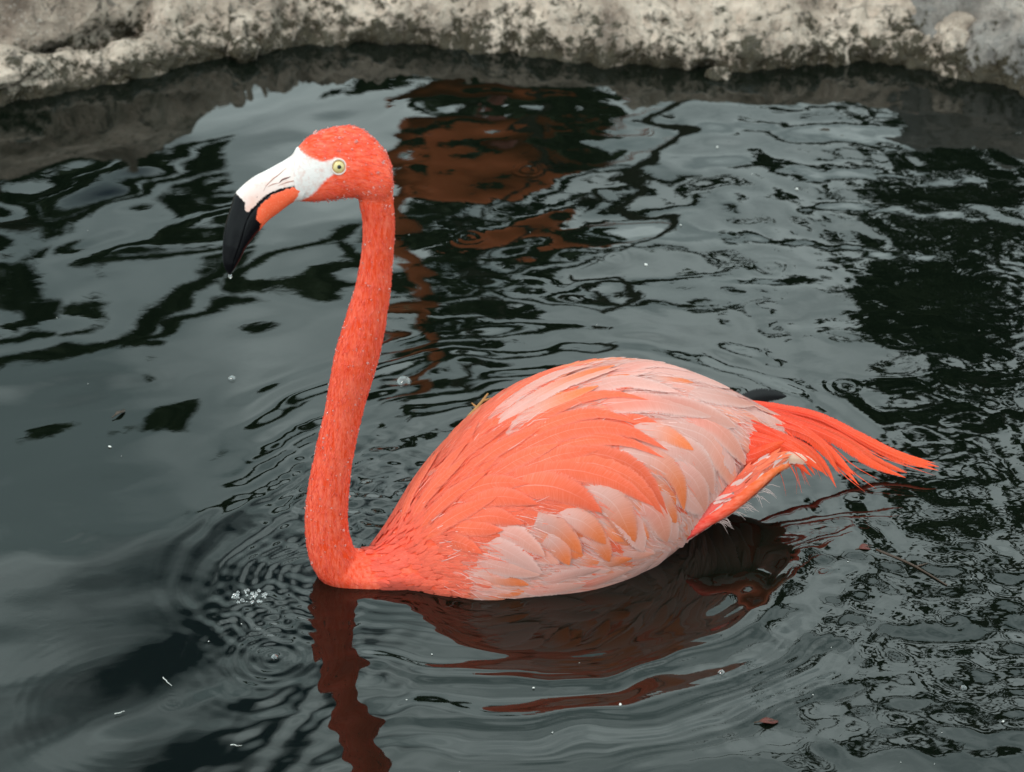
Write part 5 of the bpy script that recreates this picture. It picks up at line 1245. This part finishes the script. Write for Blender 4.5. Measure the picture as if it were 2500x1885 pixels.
bm = bmesh.new(); bmesh.ops.create_icosphere(bm, subdivisions=1, radius=1.0)
sv = np.array([x.co[:] for x in bm.verts]); sf = [tuple(y.index for y in x.verts) for x in bm.faces]; bm.free()
sv = sv*(1 + 0.3*vnoise(sv*2.1, 3))[:, None]*[1, 0.7, 0.45]
spk0 = link_mesh('floating_speck', sv, sf, M_FOAM)
spots = [(-0.4215, 2.600, .0022), (-0.33, 3.02, .0016), (0.155, 2.985, .0028), (0.11, 2.70, .0026), (0.255, 3.28, .0022), (0.345, 3.17, .0024), (0.20, 3.08, .0014), (-0.13, 2.24, .0012), (0.02, 2.19, .0014), (0.10, 2.165, .0022), (0.45, 2.14, .0016)]
rs = np.random.default_rng(13)
while len(spots) < 42:
    x_, y_ = rs.uniform(-0.6, 0.6), rs.choice([rs.uniform(2.02, 2.4), rs.uniform(2.02, 3.3)])
    if abs(x_) > 0.17*y_*1.12: continue
    L = to_local(np.array([x_, y_, 0.0]))
    if -0.04 < L[0] < 0.5 and abs(L[1]) < 0.13: continue
    spots.append((x_, y_, rs.uniform(0.0004, 0.0009)))
SPECKS = ['largest white speck on the calm grey water at the far left, below the dark reflections', 'white speck on the water left of and level with the flamingo bill',
          'bright white speck on the water above the back of the flamingo', 'white speck on the rippled water just above the highest part of the back',
          'white speck far out on the brownish water below the dark right rock', 'white speck on the water right of the flamingo, upper right',
          'small white speck in the middle of the broad grey ripples behind the flamingo', 'small white speck beside the neck reflection at the bottom',
          'small white speck on the dark body reflection below the breast', 'white speck on the blue grey wake under the body reflection', 'white speck in the choppy water near the lower right corner']
for i, (x_, y_, s) in enumerate(spots):
    o = spk0 if i == 0 else spk0.copy()
    if i: COL.objects.link(o)
    o.location = (x_, y_, 0.0006); o.scale = (s, s, s); o.rotation_euler = (0, 0, rs.uniform(0, 6.28))
    tag(o, SPECKS[i] if i < len(SPECKS) else 'pinprick of pale dust floating on the dark pond', 'speck', 'white specks floating on the pond')
def hair(x, y, L, a0, seed):
    r = np.random.default_rng(seed)
    p = [np.array([x, y, 0.0012])]
    for k in range(8):
        a0 += r.normal(0, 0.35); p.append(p[-1] + np.array([math.cos(a0), math.sin(a0), 0])*L/8)
    v, f = tube(catmull(np.array(p), 20) - np.array([x, y, 0]), np.linspace(0.00045, 0.0002, 20), 5)
    o = link_mesh('down_strand', v, f, M_FOAM); o.location = (x, y, 0)
    return o
tag(hair(-0.326, 2.205, 0.016, -1.3, 1), 'thin white strand of down above the small drip rings at lower left', 'strand')
tag(hair(-0.255, 2.105, 0.011, 0.2, 2), 'short white strand of down near the bottom edge at lower left', 'strand')
tag(hair(-0.365, 2.15, 0.010, 1.0, 5), 'curled white strand of down left of the small drip rings', 'strand')

def leaf(name, label, c, L, W, rot, mat, seed, lift=0.0):
    r = np.random.default_rng(seed)
    n, m = 10, 5
    t = np.linspace(0, 1, n); hw = W*np.sin(PI*np.clip(t, 0.02, 0.98))**0.8
    va = np.linspace(-1, 1, m)
    q = np.stack([np.repeat((t-.5)[:, None]*L, m, 1), hw[:, None]*va[None], 0.0015 + 0.10*W*np.abs(va)[None]*np.ones((n, 1)) + 0.0012*np.sin(t*5)[:, None]], -1)
    top = q.reshape(-1, 3); bot = top - [0, 0, 0.0005]
    F = [tuple(f) for f in grid_faces(n, m)]
    nn_ = len(top)
    F2 = [tuple(i + nn_ for i in f[::-1]) for f in F]
    rim = [j for j in range(m)] + [i*m+m-1 for i in range(1, n)] + [(n-1)*m+j for j in range(m-2, -1, -1)] + [i*m for i in range(n-2, 0, -1)]
    F3 = [(rim[(i+1) % len(rim)], rim[i], rim[i]+nn_, rim[(i+1) % len(rim)]+nn_) for i in range(len(rim))]
    root = empty(name, (c[0], c[1], 0.0), rot)
    link_mesh('blade', np.vstack([top, bot]), F + F2 + F3, mat, root)
    v, f = tube([(-L*0.75, 0, 0.001), (-L*0.5, 0, 0.0018), (L*0.45, 0, 0.0024)], [.0006, .0006, .0003], 6)
    link_mesh('stem', v, f, M_STICK, root)
    tag(root, label, 'leaf')
leaf('fallen_leaf', 'small dark red leaf floating on the rippled water right of the flamingo', (0.352, 2.4154), 0.015, 0.0052, 0.3, M_REDLEAF, 1)
leaf('fallen_leaf', 'tiny dark red leaf floating in the wake at the lower right', (0.235, 2.139), 0.018, 0.0042, 0.1, M_REDLEAF, 2)
leaf('fallen_leaf', 'tiny dark leaf on the calm water left of the flamingo breast', (-0.418, 2.665), 0.016, 0.0026, 0.9, M_STICK, 3)
def twig(name, label, pts, r0, mat, forks=()):
    P = catmull(np.array(pts), 16); c = P[0].copy()
    parts = [tube(P - c, np.linspace(r0, r0*0.45, 16), 7)]
    for (k, d, L) in forks:
        parts.append(tube([P[k] - c, P[k] - c + np.array(d)*L*.5, P[k] - c + np.array(d)*L + [0, 0, .0006]], [r0*.6, r0*.5, r0*.25], 6))
    v, f = merge(parts)
    o = link_mesh(name, v, f, mat); o.location = c
    tag(o, label, 'twig')
twig('twig', 'short yellowish twig floating between the flamingo neck and back', [(-0.046, 2.655, 0.002), (-0.036, 2.675, 0.003), (-0.026, 2.70, 0.003)], 0.0024, M_TWIG, [(6, (-.6, .8, 0), .010), (10, (.8, .5, 0), .012)])
twig('twig', 'thin dark stick floating right of the flamingo among the ripples', [(0.362, 2.412, 0.001), (0.39, 2.39, 0.0015), (0.425, 2.352, 0.001)], 0.0016, M_STICK, [(8, (.9, .4, 0), .014)])

# patch of small foam bubbles in front of the breast
vs, fs, k = [], [], 0
rf = np.random.default_rng(2)
for i in range(34):
    a_ = rf.uniform(0, 6.28); d_r = rf.uniform(0, 1)**.6
    c = np.array([0.020*d_r*math.cos(a_), 0.012*d_r*math.sin(a_), 0.0004]); r_ = rf.uniform(0.0007, 0.0022)
    vs.append(iv*r_*[1, 1, .8] + c); fs.append(if_ + k); k += len(iv)
o = link_mesh('foam_patch', np.vstack(vs), np.vstack(fs), M_DROP); o.location = (-0.252, 2.3335, 0)
tag(o, 'patch of clustered tiny bubbles on the water left of the flamingo breast', 'foam', kind='stuff')
print('FEATHERS', n_f)
